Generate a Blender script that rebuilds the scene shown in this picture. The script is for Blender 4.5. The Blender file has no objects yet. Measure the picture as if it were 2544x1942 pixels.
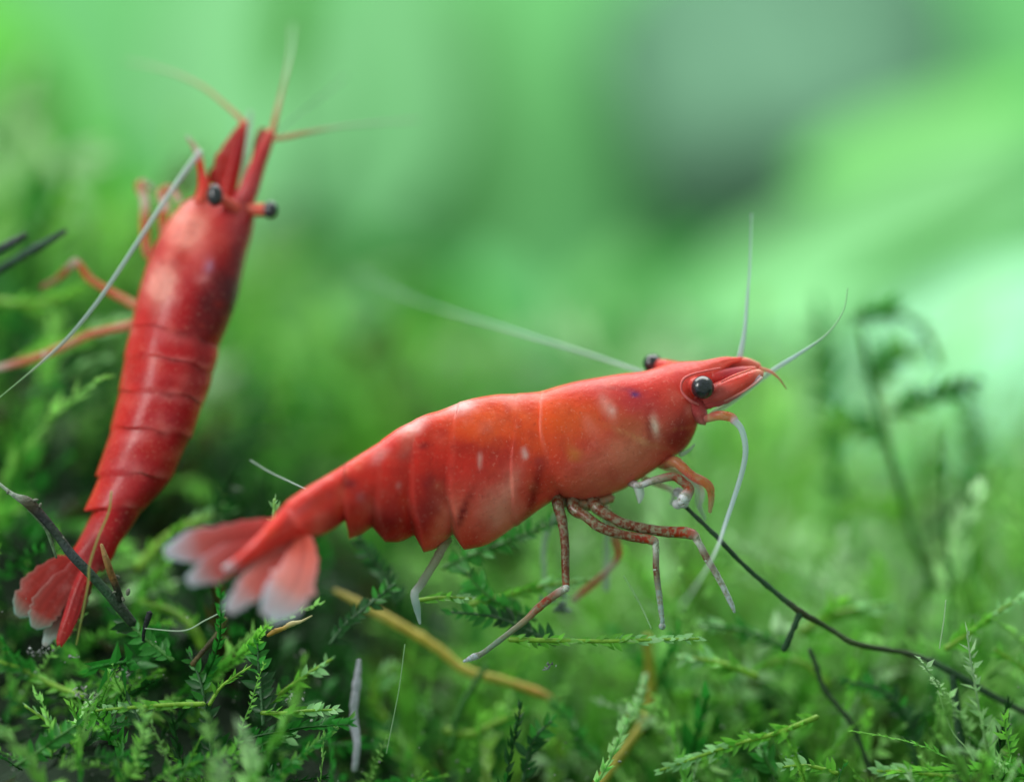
import bpy, math, random
import numpy as np
from mathutils import Vector, Matrix, Quaternion

random.seed(7)
rng = np.random.default_rng(7)
SC = bpy.context.scene
COL = SC.collection

# ------------------------------------------------------------------ camera, light, exposure
# 1 unit is about 1 cm; the sharp plane lies near y = 0; 500 photo pixels to the unit there
D = 14.0
CX, CY, PX = 1272.0, 971.0, 500.0
cam_d = bpy.data.cameras.new('camera')
cam = bpy.data.objects.new('camera', cam_d)
COL.objects.link(cam)
cam.location = (0, -D, 0)
cam.rotation_euler = (math.pi / 2, 0, 0)
cam_d.sensor_width = 36.0
cam_d.lens = 18.0 / (2.544 / D)
cam_d.clip_start = 0.1
cam_d.clip_end = 500
cam_d.dof.use_dof = True
cam_d.dof.focus_distance = D - 0.06
cam_d.dof.aperture_fstop = cam_d.lens / 1000.0 / (2 * 0.45)
SC.camera = cam

w = bpy.data.worlds.new('World')
SC.world = w
w.use_nodes = True
w.node_tree.nodes['Background'].inputs[0].default_value = (0.62, 0.85, 0.72, 1)
w.node_tree.nodes['Background'].inputs[1].default_value = 0.54


def area(name, loc, target, sx, sy, radiance, col):
    d = bpy.data.lights.new(name, 'AREA')
    d.shape = 'RECTANGLE'
    d.size, d.size_y = sx, sy
    d.energy = radiance * math.pi * sx * sy
    d.color = col
    o = bpy.data.objects.new(name, d)
    o.location = loc
    o.rotation_euler = (Vector(target) - Vector(loc)).to_track_quat('-Z', 'Y').to_euler()
    COL.objects.link(o)
    return o


area('tank_lamp', (-1.0, 9.0, 17.0), (-0.5, 9.0, 0), 16, 30, 4.9, (1.0, 1.0, 0.96))
area('front_lamp', (-9.5, -6.2, 5.0), (-0.6, 0.3, -0.3), 3.4, 4.8, 17.0, (1.0, 0.98, 0.95))

vs = SC.view_settings
SC.display_settings.display_device = 'sRGB'
vs.view_transform = 'Standard'
vs.look = 'None'
vs.exposure = 0.0
vs.gamma = 1.0
SC.render.engine = 'CYCLES'
SC.cycles.use_denoising = True
SC.cycles.max_bounces = 7
SC.cycles.transparent_max_bounces = 12
SC.cycles.caustics_reflective = False
SC.cycles.caustics_refractive = False
SC.cycles.sample_clamp_indirect = 4.0


# ------------------------------------------------------------------ helpers
def lin(r, g, b):
    f = lambda c: (c / 255 / 12.92) if c / 255 <= 0.04045 else ((c / 255 + 0.055) / 1.055) ** 2.4
    return np.array([f(r), f(g), f(b)])


def P(x, y, Y):
    k = (D + Y) / D / PX
    return np.array([(x - CX) * k, Y, -(y - CY) * k])


def tag(o, label=None, cat=None, group=None, kind=None):
    if label: o['label'] = label
    if cat: o['category'] = cat
    if group: o['group'] = group
    if kind: o['kind'] = kind
    return o


def thing(name, base, label, cat, group=None):
    o = bpy.data.objects.new(name, None)
    o.empty_display_size = 0.05
    COL.objects.link(o)
    o.location = base
    return tag(o, label, cat, group)


class MB:
    def __init__(self):
        self.v, self.f, self.c = [], [], []

    def add(self, v, f, c):
        n = len(self.v)
        self.v.extend([tuple(map(float, q)) for q in v])
        self.f.extend([tuple(n + i for i in q) for q in f])
        c = np.asarray(c, float)
        if c.ndim == 1:
            c = np.tile(c[:3], (len(v), 1))
        self.c.extend([tuple(q[:3]) for q in c])

    def build(self, name, mat, parent=None, smooth=True, flip=False):
        me = bpy.data.meshes.new(name)
        off = Vector(parent_world(parent)) if parent else Vector((0, 0, 0))
        me.from_pydata([(Vector(q) - off) for q in self.v], [], self.f)
        at = me.attributes.new('Col', 'FLOAT_COLOR', 'POINT')
        arr = np.ones((len(self.v), 4), np.float32)
        arr[:, :3] = np.array(self.c, np.float32)
        at.data.foreach_set('color', arr.ravel())
        if smooth:
            me.polygons.foreach_set('use_smooth', [True] * len(me.polygons))
        me.materials.append(mat)
        me.update()
        o = bpy.data.objects.new(name, me)
        COL.objects.link(o)
        if parent: o.parent = parent
        return o


def parent_world(p):
    loc = Vector((0, 0, 0))
    while p:
        loc = loc + p.location
        p = p.parent
    return loc


def crom(pts, n):
    """Catmull-Rom through rows of pts, n samples per span (keeps the end rows)."""
    p = np.asarray(pts, float)
    if len(p) < 3:
        t = np.linspace(0, 1, n * (len(p) - 1) + 1)[:, None]
        return p[0] * (1 - t) + p[-1] * t
    q = np.vstack([2 * p[0] - p[1], p, 2 * p[-1] - p[-2]])
    out = []
    for i in range(1, len(q) - 2):
        for k in range(n):
            t = k / n
            a, b, c, d = q[i - 1], q[i], q[i + 1], q[i + 2]
            out.append(0.5 * (2 * b + (c - a) * t + (2 * a - 5 * b + 4 * c - d) * t * t + (3 * b - a - 3 * c + d) * t ** 3))
    out.append(q[-2])
    return np.array(out)


def tube(mb, pts, col, n=10, sub=6, rag=0.0):
    """pts rows: x, y (photo pixels), Y depth, radius in pixels. col: one colour or one per row."""
    p = np.asarray(pts, float)
    c = np.asarray(col, float)
    if c.ndim == 1:
        c = np.tile(c[:3], (len(p), 1))
    s = crom(np.hstack([p[:, :4], c]), sub)
    W = np.array([P(a, b, y) for a, b, y in s[:, :3]])
    R = np.maximum(s[:, 3], 0.4) / PX
    if rag:
        R = R * (1 + rag * rng.normal(size=len(R)).clip(-1.5, 2))
        W = W + rng.normal(size=W.shape) * R[:, None] * rag * 0.5
    C = np.clip(s[:, 4:7], 0, 1)
    T = np.gradient(W, axis=0)
    T /= np.linalg.norm(T, axis=1)[:, None] + 1e-9
    u = np.cross(T[0], (0.3, 0.8, 0.5)); u /= np.linalg.norm(u)
    vs_, fs_, cs_ = [], [], []
    ang = np.linspace(0, 2 * math.pi, n, endpoint=False)
    for i in range(len(W)):
        u = u - T[i] * np.dot(u, T[i]); u /= np.linalg.norm(u)
        b = np.cross(T[i], u)
        for a in ang:
            vs_.append(W[i] + R[i] * (math.cos(a) * u + math.sin(a) * b)); cs_.append(C[i])
    m = len(W)
    for i in range(m - 1):
        for j in range(n):
            k = (j + 1) % n
            fs_.append((i * n + j, i * n + k, (i + 1) * n + k, (i + 1) * n + j))
    a0 = len(vs_)
    vs_.append(W[0] - T[0] * R[0] * 0.8); cs_.append(C[0])
    vs_.append(W[-1] + T[-1] * R[-1] * 0.8); cs_.append(C[-1])
    for j in range(n):
        k = (j + 1) % n
        fs_.append((a0, k, j)); fs_.append((a0 + 1, (m - 1) * n + j, (m - 1) * n + k))
    mb.add(vs_, fs_, cs_)


def loft(mb, segs, colf, nr=40, sub=6, e=1.0, cap=True, tilt=0.0, wob=0.0):
    """segs: runs of stations (ax, ay, bx, by, Y, w, bow): edge points a and b in photo pixels, depth of the centre,
    half-depth w in pixels, bow of the ring along the body. Each run is smooth in itself; a step joins one run to the next."""
    rings, cols = [], []
    ang = np.linspace(0, 2 * math.pi, nr, endpoint=False)
    for si, st in enumerate(segs):
        st = [tuple(q) + (0,) * (7 - len(q)) for q in st]
        s = crom(st, sub)
        cen = (s[:, 0:2] + s[:, 2:4]) / 2
        tang = np.gradient(cen, axis=0)
        tang /= np.linalg.norm(tang, axis=1)[:, None] + 1e-9
        for i in range(len(s)):
            up = (s[i, 0:2] - s[i, 2:4]) / 2
            ring, cc = [], []
            for a in ang:
                sn, cs = math.sin(a), math.cos(a)
                if e != 1.0:
                    sn = math.copysign(abs(sn) ** e, sn); cs = math.copysign(abs(cs) ** e, cs)
                q = cen[i] + up * sn + tang[i] * (s[i, 6] * (cs * cs) + wob * math.sin(3 * a + 2.3 * si) + wob * 0.6 * math.sin(7 * a + 1.1 * si))
                ring.append(P(q[0], q[1], s[i, 4] - cs * s[i, 5] / PX + tilt * sn))
                cc.append(colf(q[0], q[1], si, i / (len(s) - 1), a))
            rings.append(ring); cols.append(cc)
    v = [q for r in rings for q in r]
    c = [q for r in cols for q in r]
    f = []
    for i in range(len(rings) - 1):
        for j in range(nr):
            k = (j + 1) % nr
            f.append((i * nr + j, (i + 1) * nr + j, (i + 1) * nr + k, i * nr + k))
    if cap:
        a0 = len(v)
        v.append(np.mean(rings[0], axis=0)); c.append(cols[0][0])
        v.append(np.mean(rings[-1], axis=0)); c.append(cols[-1][0])
        m = (len(rings) - 1) * nr
        for j in range(nr):
            k = (j + 1) % nr
            f.append((a0, j, k)); f.append((a0 + 1, m + k, m + j))
    mb.add(v, f, c)


def ball(mb, x, y, Y, rx, ry, rd, col, ang=0, nu=24, nv=16):
    ca, sa = math.cos(math.radians(ang)), math.sin(math.radians(ang))
    v, f = [], []
    for i in range(nv + 1):
        t = math.pi * i / nv
        for j in range(nu):
            p = 2 * math.pi * j / nu
            a, b, d = rx * math.sin(t) * math.cos(p), ry * math.cos(t), rd * math.sin(t) * math.sin(p)
            v.append(P(x + a * ca - b * sa, y + a * sa + b * ca, Y + d / PX))
    for i in range(nv):
        for j in range(nu):
            k = (j + 1) % nu
            f.append((i * nu + j, i * nu + k, (i + 1) * nu + k, (i + 1) * nu + j))
    mb.add(v, f, col)


def blobs(base, lst, warp=0.6):
    L = []
    for (x, y, rx, ry, a, c, s) in lst:
        L.append((x, y, 1 / rx, 1 / ry, min(1.0, min(rx, ry) / 32) * warp, math.cos(math.radians(a)), math.sin(math.radians(a)), lin(*c), s))
    b0 = lin(*base)

    def f(px, py):
        c = b0.copy()
        wx = 7 * math.sin(px * .083 + py * .047) + 5 * math.sin(px * .171 - py * .139 + 1.0) + 3 * math.sin(px * .33 + py * .29 + 2.0)
        wy = 7 * math.sin(py * .077 - px * .052 + 2.0) + 5 * math.sin(py * .163 + px * .121 + .5) + 3 * math.sin(py * .35 - px * .27)
        for (x, y, ix, iy, wp, ca, sa, cc, s) in L:
            dx, dy = px + wx * wp - x, py + wy * wp - y
            u, v = (dx * ca + dy * sa) * ix, (-dx * sa + dy * ca) * iy
            r = u * u + v * v
            if r < 7:
                c = c + (cc - c) * min(1.0, s * math.exp(-r * 0.9))
        return c
    return f


# ------------------------------------------------------------------ materials
def new_mat(name):
    m = bpy.data.materials.new(name)
    m.use_nodes = True
    nt = m.node_tree
    return m, nt, nt.nodes['Principled BSDF'], nt.nodes['Material Output']


def nd(nt, t, **kw):
    n = nt.nodes.new(t)
    for k, v in kw.items(): setattr(n, k, v)
    return n


def mixc(nt, a, b, fac, mode='MIX'):
    m = nd(nt, 'ShaderNodeMix', data_type='RGBA', blend_type=mode)
    for sock, val in ((m.inputs[0], fac), (m.inputs[6], a), (m.inputs[7], b)):
        if hasattr(val, 'is_linked') or hasattr(val, 'links'): nt.links.new(val, sock)
        elif isinstance(val, (int, float)): sock.default_value = val
        else: sock.default_value = (*[float(q) for q in val[:3]], 1)
    return m.outputs[2]


def noise(nt, scale, detail=4, rough=0.6, lo=None, hi=None):
    tc = nd(nt, 'ShaderNodeTexCoord')
    n = nd(nt, 'ShaderNodeTexNoise')
    n.inputs['Scale'].default_value = scale
    n.inputs['Detail'].default_value = detail
    n.inputs['Roughness'].default_value = rough
    nt.links.new(tc.outputs['Object'], n.inputs['Vector'])
    if lo is None: return n.outputs['Fac']
    r = nd(nt, 'ShaderNodeMapRange')
    r.inputs['From Min'].default_value, r.inputs['From Max'].default_value = lo, hi
    nt.links.new(n.outputs['Fac'], r.inputs['Value'])
    return r.outputs['Result']


def attr(nt):
    return nd(nt, 'ShaderNodeAttribute', attribute_name='Col').outputs['Color']


def bump(nt, bs, h, strength, dist):
    b = nd(nt, 'ShaderNodeBump')
    b.inputs['Strength'].default_value = strength
    b.inputs['Distance'].default_value = dist
    nt.links.new(h, b.inputs['Height'])
    nt.links.new(b.outputs['Normal'], bs.inputs['Normal'])


def shell_mat():
    m, nt, b, out = new_mat('shrimp_shell')
    c = attr(nt)
    c = mixc(nt, c, (0.36, 0.014, 0.018), nd_scale(nt, noise(nt, 5.5, 5, 0.6, 0.52, 0.80), 0.45))
    c = mixc(nt, c, (0.80, 0.20, 0.15), noise(nt, 9.0, 5, 0.65, 0.66, 1.1))
    sp = noise(nt, 62, 2, 0.5, 0.60, 0.78)
    c = mixc(nt, c, (0.88, 0.40, 0.32), nd_scale(nt, sp, 0.30))
    c = mixc(nt, c, (0.26, 0.012, 0.02), nd_scale(nt, noise(nt, 48, 2, 0.5, 0.62, 0.75), 0.22))
    nt.links.new(c, b.inputs['Base Color'])
    b.inputs['Roughness'].default_value = 0.34
    b.inputs['IOR'].default_value = 1.24
    b.inputs['Coat Weight'].default_value = 0.4
    b.inputs['Coat Roughness'].default_value = 0.2
    b.inputs['Coat IOR'].default_value = 1.3
    b.inputs['Subsurface Weight'].default_value = 0.4
    b.inputs['Subsurface Radius'].default_value = (1.0, 0.22, 0.15)
    b.inputs['Subsurface Scale'].default_value = 0.045
    bump(nt, b, noise(nt, 8, 7, 0.62), 0.30, 0.05)
    return m


def nd_scale(nt, sock, k):
    m = nd(nt, 'ShaderNodeMath', operation='MULTIPLY', use_clamp=True)
    nt.links.new(sock, m.inputs[0]); m.inputs[1].default_value = k
    return m.outputs[0]


def add_clear(nt, b, out, fac, ior_glass=False):
    """let part of what is behind show through thin living tissue"""
    tr = nd(nt, 'ShaderNodeBsdfTransparent')
    mx = nd(nt, 'ShaderNodeMixShader')
    if isinstance(fac, (int, float)): mx.inputs[0].default_value = fac
    else: nt.links.new(fac, mx.inputs[0])
    nt.links.new(b.outputs[0], mx.inputs[1]); nt.links.new(tr.outputs[0], mx.inputs[2])
    nt.links.new(mx.outputs[0], out.inputs['Surface'])


def leg_mat():
    m, nt, b, out = new_mat('mottled_leg')
    c = attr(nt)
    k = noise(nt, 44, 4, 0.7, 0.46, 0.64)
    c2 = mixc(nt, c, (0.42, 0.40, 0.28), k)
    nt.links.new(c2, b.inputs['Base Color'])
    b.inputs['Roughness'].default_value = 0.3
    b.inputs['Subsurface Weight'].default_value = 0.2
    b.inputs['Subsurface Scale'].default_value = 0.02
    add_clear(nt, b, out, nd_scale(nt, k, 0.45))
    return m


def clear_mat(name, clear, rough=0.35):
    m, nt, b, out = new_mat(name)
    c = mixc(nt, attr(nt), (0.5, 0.5, 0.5), nd_scale(nt, noise(nt, 30, 3, 0.6, 0.5, 0.8), 0.35))
    nt.links.new(c, b.inputs['Base Color'])
    b.inputs['Roughness'].default_value = rough
    add_clear(nt, b, out, clear)
    return m


def fan_mat():
    m, nt, b, out = new_mat('tail_fan_blade')
    a0 = attr(nt)
    c = mixc(nt, a0, (0.75, 0.25, 0.25), nd_scale(nt, noise(nt, 14, 4, 0.6, 0.5, 0.8), 0.5))
    nt.links.new(c, b.inputs['Base Color'])
    b.inputs['Roughness'].default_value = 0.4
    t = nd(nt, 'ShaderNodeBsdfTranslucent')
    nt.links.new(c, t.inputs[0])
    mx = nd(nt, 'ShaderNodeMixShader'); mx.inputs[0].default_value = 0.4
    nt.links.new(b.outputs[0], mx.inputs[1]); nt.links.new(t.outputs[0], mx.inputs[2])
    sep = nd(nt, 'ShaderNodeSeparateColor'); nt.links.new(a0, sep.inputs[0])
    r = nd(nt, 'ShaderNodeMapRange')
    r.inputs['From Min'].default_value, r.inputs['From Max'].default_value, r.inputs['To Max'].default_value = 0.14, 0.8, 0.26
    nt.links.new(sep.outputs[1], r.inputs['Value'])
    tr = nd(nt, 'ShaderNodeBsdfTransparent')
    m2 = nd(nt, 'ShaderNodeMixShader')
    nt.links.new(r.outputs[0], m2.inputs[0]); nt.links.new(mx.outputs[0], m2.inputs[1]); nt.links.new(tr.outputs[0], m2.inputs[2])
    nt.links.new(m2.outputs[0], out.inputs['Surface'])
    return m


def eye_mat():
    m, nt, b, out = new_mat('compound_eye')
    c = mixc(nt, (0.010, 0.010, 0.014), (0.045, 0.045, 0.075), noise(nt, 60, 3, 0.6, 0.45, 0.75))
    nt.links.new(c, b.inputs['Base Color'])
    b.inputs['Roughness'].default_value = 0.28
    b.inputs['Coat Weight'].default_value = 0.6
    b.inputs['Coat Roughness'].default_value = 0.08
    bump(nt, b, noise(nt, 90, 2), 0.2, 0.01)
    return m


def leaf_mat(name, col=None, trans=0.42, rough=0.42, var=0.35, dirt=0.3):
    m, nt, b, out = new_mat(name)
    c = attr(nt) if col is None else None
    if c is None:
        oi = nd(nt, 'ShaderNodeObjectInfo')
        c = mixc(nt, np.array(col) * (1 - var), np.minimum(np.array(col) * (1 + var), 1), oi.outputs['Random'])
    c = mixc(nt, c, (0.03, 0.06, 0.02), nd_scale(nt, noise(nt, 9, 5, 0.7, 0.5, 0.85), dirt))
    nt.links.new(c, b.inputs['Base Color'])
    b.inputs['Roughness'].default_value = rough
    t = nd(nt, 'ShaderNodeBsdfTranslucent')
    nt.links.new(c, t.inputs[0])
    mx = nd(nt, 'ShaderNodeMixShader'); mx.inputs[0].default_value = trans
    nt.links.new(b.outputs[0], mx.inputs[1]); nt.links.new(t.outputs[0], mx.inputs[2])
    nt.links.new(mx.outputs[0], out.inputs['Surface'])
    return m


def plain_mat(name, rough=0.6, nscale=18, namt=0.5, dark=(0.03, 0.03, 0.02), bstr=0.4):
    m, nt, b, out = new_mat(name)
    c = mixc(nt, attr(nt), dark, nd_scale(nt, noise(nt, nscale, 5, 0.65, 0.45, 0.75), namt))
    nt.links.new(c, b.inputs['Base Color'])
    b.inputs['Roughness'].default_value = rough
    bump(nt, b, noise(nt, nscale * 2, 5), bstr, 0.02)
    return m


M_shell, M_leg, M_eye, M_fan = shell_mat(), leg_mat(), eye_mat(), fan_mat()
M_pale = clear_mat('pale_feeler', 0.46)
M_veil = clear_mat('faint_feeler', 0.62)
M_moss = leaf_mat('moss_mass_leaf')
M_leafD = leaf_mat('moss_leaf_dark', (0.025, 0.115, 0.03))
M_leafM = leaf_mat('moss_leaf_green', (0.06, 0.33, 0.05))
M_leafB = leaf_mat('moss_leaf_bright', (0.20, 0.58, 0.07), var=0.25)
M_leafP = leaf_mat('moss_leaf_pale', (0.42, 0.78, 0.36), var=0.2)
M_broad = leaf_mat('broad_leaf', None, trans=0.35, rough=0.5, dirt=0.25)
M_stem = plain_mat('moss_stem', 0.5)
M_twig = plain_mat('dark_twig', 0.65, 24, 0.6, (0.01, 0.012, 0.01), 0.8)
M_root = plain_mat('yellow_root', 0.5, 14, 0.5, (0.20, 0.16, 0.03))
M_crumb = plain_mat('pale_crumb', 0.8, 30, 0.4, (0.3, 0.3, 0.3), 0.9)
M_soil = plain_mat('moss_bed', 0.9, 5, 0.7, (0.006, 0.02, 0.006), 0.8)
M_rock = plain_mat('rock', 0.8, 1.2, 0.5, (0.12, 0.22, 0.15), 0.6)
M_wall = plain_mat('tank_wall', 0.7, 0.25, 0.6, (0.16, 0.50, 0.15), 0.0)

# ------------------------------------------------------------------ setting: back wall, moss bed
def ground_y(sx, Y):
    rows = [-3.0, 0.0, 1.5, 3.0, 6.0, 10.0, 16.0]
    tab = [[3000, 3000, 3000, 3000, 3000, 3000],
           [1850, 1830, 1900, 2200, 2200, 2000],
           [1270, 1400, 1620, 2000, 2000, 1850],
           [860, 1010, 1290, 1640, 1780, 1700],
           [800, 940, 1130, 1400, 1620, 1660],
           [900, 980, 1090, 1320, 1520, 1580],
           [940, 1000, 1100, 1290, 1450, 1520]]
    cols = [0, 260, 500, 1100, 1700, 2544]
    Y = min(max(Y, rows[0]), rows[-1])
    i = max(k for k in range(len(rows) - 1) if rows[k] <= Y)
    t = (Y - rows[i]) / (rows[i + 1] - rows[i])
    a = np.interp(sx, cols, tab[i]); b = np.interp(sx, cols, tab[i + 1])
    return a * (1 - t) + b * t


def hill(x, Y):
    k = (D + Y) / D / PX
    sx = x / k + CX
    z = -(ground_y(sx, Y) - CY) * k
    return z + 0.20 * math.sin(2.1 * x + 1.3 * Y) * math.cos(1.7 * Y - 0.6 * x) + 0.08 * math.sin(5.3 * x - 2 * Y)


mb = MB()
xs = np.linspace(-14, 14, 141); ys = np.concatenate([np.linspace(-3, 6, 60), np.linspace(6.4, 27, 40)])
v = [(x, y, hill(x, y) - 0.12) for y in ys for x in xs]
nx = len(xs)
f = [(j * nx + i, j * nx + i + 1, (j + 1) * nx + i + 1, (j + 1) * nx + i) for j in range(len(ys) - 1) for i in range(nx - 1)]
mb.add(v, f, lin(24, 46, 26))
tag(mb.build('ground', M_soil), kind='structure')

mb = MB()
mb.add([(-26, 27, -14), (26, 27, -14), (26, 27, 18), (-26, 27, 18), (-26, 27.6, -14), (26, 27.6, -14), (26, 27.6, 18), (-26, 27.6, 18)],
       [(0, 1, 2, 3), (4, 7, 6, 5), (3, 2, 6, 7), (0, 3, 7, 4), (1, 5, 6, 2), (0, 4, 5, 1)], lin(125, 215, 130))
tag(mb.build('back_wall', M_wall, smooth=False), kind='structure')

# ------------------------------------------------------------------ broad-leaved plants and rock far behind
def broad_leaf(parent, x0, y0, x1, y1, hw, Y0, Y1, col, bend=0.0, tilt=0.0):
    mb = MB()
    dx, dy = x1 - x0, y1 - y0
    L = math.hypot(dx, dy); nxx, nyy = -dy / L, dx / L
    st = []
    for t in np.linspace(0, 1, 9):
        wd = hw * (math.sin(math.pi * min(0.985, 0.03 + t ** 0.85)) ** 0.75) + 2
        off = bend * math.sin(math.pi * t)
        cx, cy = x0 + dx * t + nxx * off, y0 + dy * t + nyy * off
        st.append((cx + nxx * wd, cy + nyy * wd, cx - nxx * wd, cy - nyy * wd, Y0 + (Y1 - Y0) * t, 5, 0))
    c = lin(*col)
    loft(mb, [st], lambda px, py, si, t, a: c * (1.15 if abs(math.sin(a)) < 0.12 else 1.0), nr=20, sub=3, tilt=tilt)
    return mb.build('leaf', M_broad, parent)


def broad_plant(label, base, leaves, stem_col=(60, 130, 60)):
    t = thing('broad_leaf_plant', P(*base), label, 'plant', 'blurred broad leaved plants behind the shrimps')
    for lf in leaves:
        broad_leaf(t, *lf)
    mb = MB()
    for lf in leaves:
        tube(mb, [(base[0], base[1], base[2], 22), ((base[0] * .4 + lf[0] * .6), (base[1] * .4 + lf[1] * .6), (base[2] + lf[5]) / 2, 18),
                  (lf[0], lf[1], lf[5], 12)], lin(*stem_col), n=8, sub=4)
    mb.build('stem', M_stem, t)
    return t


MINT, MID, DEEP, GREY = (108, 186, 116), (110, 205, 95), (70, 160, 50), (120, 165, 140)
broad_plant('blurred leafy plant of vivid green leaves at the upper left edge', (60, 1000, 11.0), [
    (80, 760, -120, -150, 210, 11, 12.5, (95, 200, 60), 30),
    (150, 800, 330, 330, 120, 10.5, 10, (105, 215, 70), -20),
    (60, 700, -60, 330, 110, 9.5, 9.0, (75, 150, 80), 10),
    (0, 500, 90, 130, 120, 10.0, 10, (60, 150, 40), 10)])
broad_plant('blurred mint green broad leaves rising behind the upright shrimp head', (760, 1060, 15.0), [
    (620, 560, 520, -220, 230, 15, 17, MINT, 20),
    (820, 600, 1020, -160, 240, 15.5, 17, (104, 182, 112), 10),
    (700, 240, 735, -160, 55, 13, 13, (85, 175, 60), 0),
    (700, 900, 690, 480, 190, 15.5, 16, (125, 210, 125), 0)])
broad_plant('blurred mid green broad leaves in the centre behind the curled feelers', (1340, 1090, 14.0), [
    (1380, 960, 820, 560, 95, 12.5, 12, (75, 175, 60), -20),
    (1350, 1000, 1800, 560, 90, 13, 13.5, (70, 165, 70), 20),
    (1300, 980, 1160, 640, 150, 13.5, 14, (120, 215, 130), 0),
    (1500, 1000, 1560, 620, 160, 14, 14.5, (130, 215, 120), 0),
    (1120, 800, 1180, -60, 170, 16.5, 17.5, (92, 174, 92), 0)])
broad_plant('blurred bright pale leaves slanting up at the right edge', (2300, 1250, 13.0), [
    (1640, 800, 2700, 250, 130, 13, 14, (112, 192, 112), 30, -0.3),
    (1760, 830, 2660, 520, 100, 12.5, 12, (150, 222, 155), 10, -0.8),
    (2080, 740, 2560, 520, 42, 11, 11, (75, 160, 55), 0),
    (2120, 1110, 2720, 640, 215, 9.6, 9.2, (180, 240, 205), 20, -1.8),
    (2330, 1270, 2700, 840, 150, 9.2, 8.8, (172, 228, 192), 0, -1.5),
    (1980, 430, 2640, 190, 90, 14, 14.5, (110, 200, 95), 20, -0.3)])

t = thing('rock', P(1900, 500, 22), 'large grey green rock blurred at the upper right', 'rock')
mb = MB()
rc = lin(108, 156, 126)
ph = rng.uniform(0, 6, 12)
v, f = [], []
NU, NV = 60, 40
for i in range(NV + 1):
    for j in range(NU):
        th, p = math.pi * i / NV, 2 * math.pi * j / NU
        d = np.array([math.sin(th) * math.cos(p), math.sin(th) * math.sin(p), math.cos(th)])
        r = 1 + 0.12 * math.sin(3 * d[0] + ph[0] + 2 * d[2]) + 0.09 * math.sin(5 * d[2] + ph[1] + 3 * d[1]) + 0.05 * math.sin(11 * d[0] + 7 * d[2] + ph[2])
        c0 = P(1960, 250, 25)
        v.append(c0 + d * r * np.array([2.35, 2.2, 2.5]))
for i in range(NV):
    for j in range(NU):
        k = (j + 1) % NU
        f.append((i * NU + j, (i + 1) * NU + j, (i + 1) * NU + k, i * NU + k))
mb.add(v, f, rc)
mb.build('stone', M_rock, t)


# ------------------------------------------------------------------ moss: bulk fronds (uncountable) as stuff
LEAF_T = np.array([(0, 0, 0), (0.19, 0.34, 0.10), (-0.19, 0.34, 0.10), (0, 0.42, 0.0), (0, 1.0, 0.04)], float)   # x width, y length, z fold
LEAF_F = np.array([(0, 1, 3), (0, 3, 2), (1, 4, 3), (3, 4, 2)])


def frames(pts):
    T = np.gradient(pts, axis=0); T /= np.linalg.norm(T, axis=1)[:, None] + 1e-9
    return T


class Bulk:
    def __init__(self):
        self.V, self.F, self.C, self.n = [], [], [], 0

    def put(self, v, f, c):
        self.V.append(v); self.F.append(f + self.n); self.C.append(c); self.n += len(v)

    def build(self, name, mat):
        V = np.vstack(self.V).astype(np.float32); F = np.vstack(self.F).astype(np.int32); C = np.vstack(self.C).astype(np.float32)
        me = bpy.data.meshes.new(name)
        me.vertices.add(len(V)); me.vertices.foreach_set('co', V.ravel())
        me.loops.add(len(F) * 3); me.loops.foreach_set('vertex_index', F.ravel())
        me.polygons.add(len(F)); me.polygons.foreach_set('loop_start', np.arange(0, len(F) * 3, 3, dtype=np.int32))
        at = me.attributes.new('Col', 'FLOAT_COLOR', 'POINT')
        A = np.ones((len(V), 4), np.float32); A[:, :3] = C
        at.data.foreach_set('color', A.ravel())
        me.materials.append(mat)
        me.update(calc_edges=True); me.validate()
        o = bpy.data.objects.new(name, me); COL.objects.link(o)
        return o


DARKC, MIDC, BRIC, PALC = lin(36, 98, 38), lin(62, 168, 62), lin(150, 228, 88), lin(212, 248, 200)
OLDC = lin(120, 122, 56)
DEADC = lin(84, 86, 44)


def frond_curve(base, d, L, n, curl):
    p = [np.array(base, float)]
    d = d / np.linalg.norm(d)
    ax = rng.normal(size=3); ax -= d * ax.dot(d); ax /= np.linalg.norm(ax)
    for i in range(n):
        d = d + ax * curl / n + rng.normal(size=3) * 0.06
        d /= np.linalg.norm(d)
        p.append(p[-1] + d * L / n)
    return np.array(p)


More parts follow.
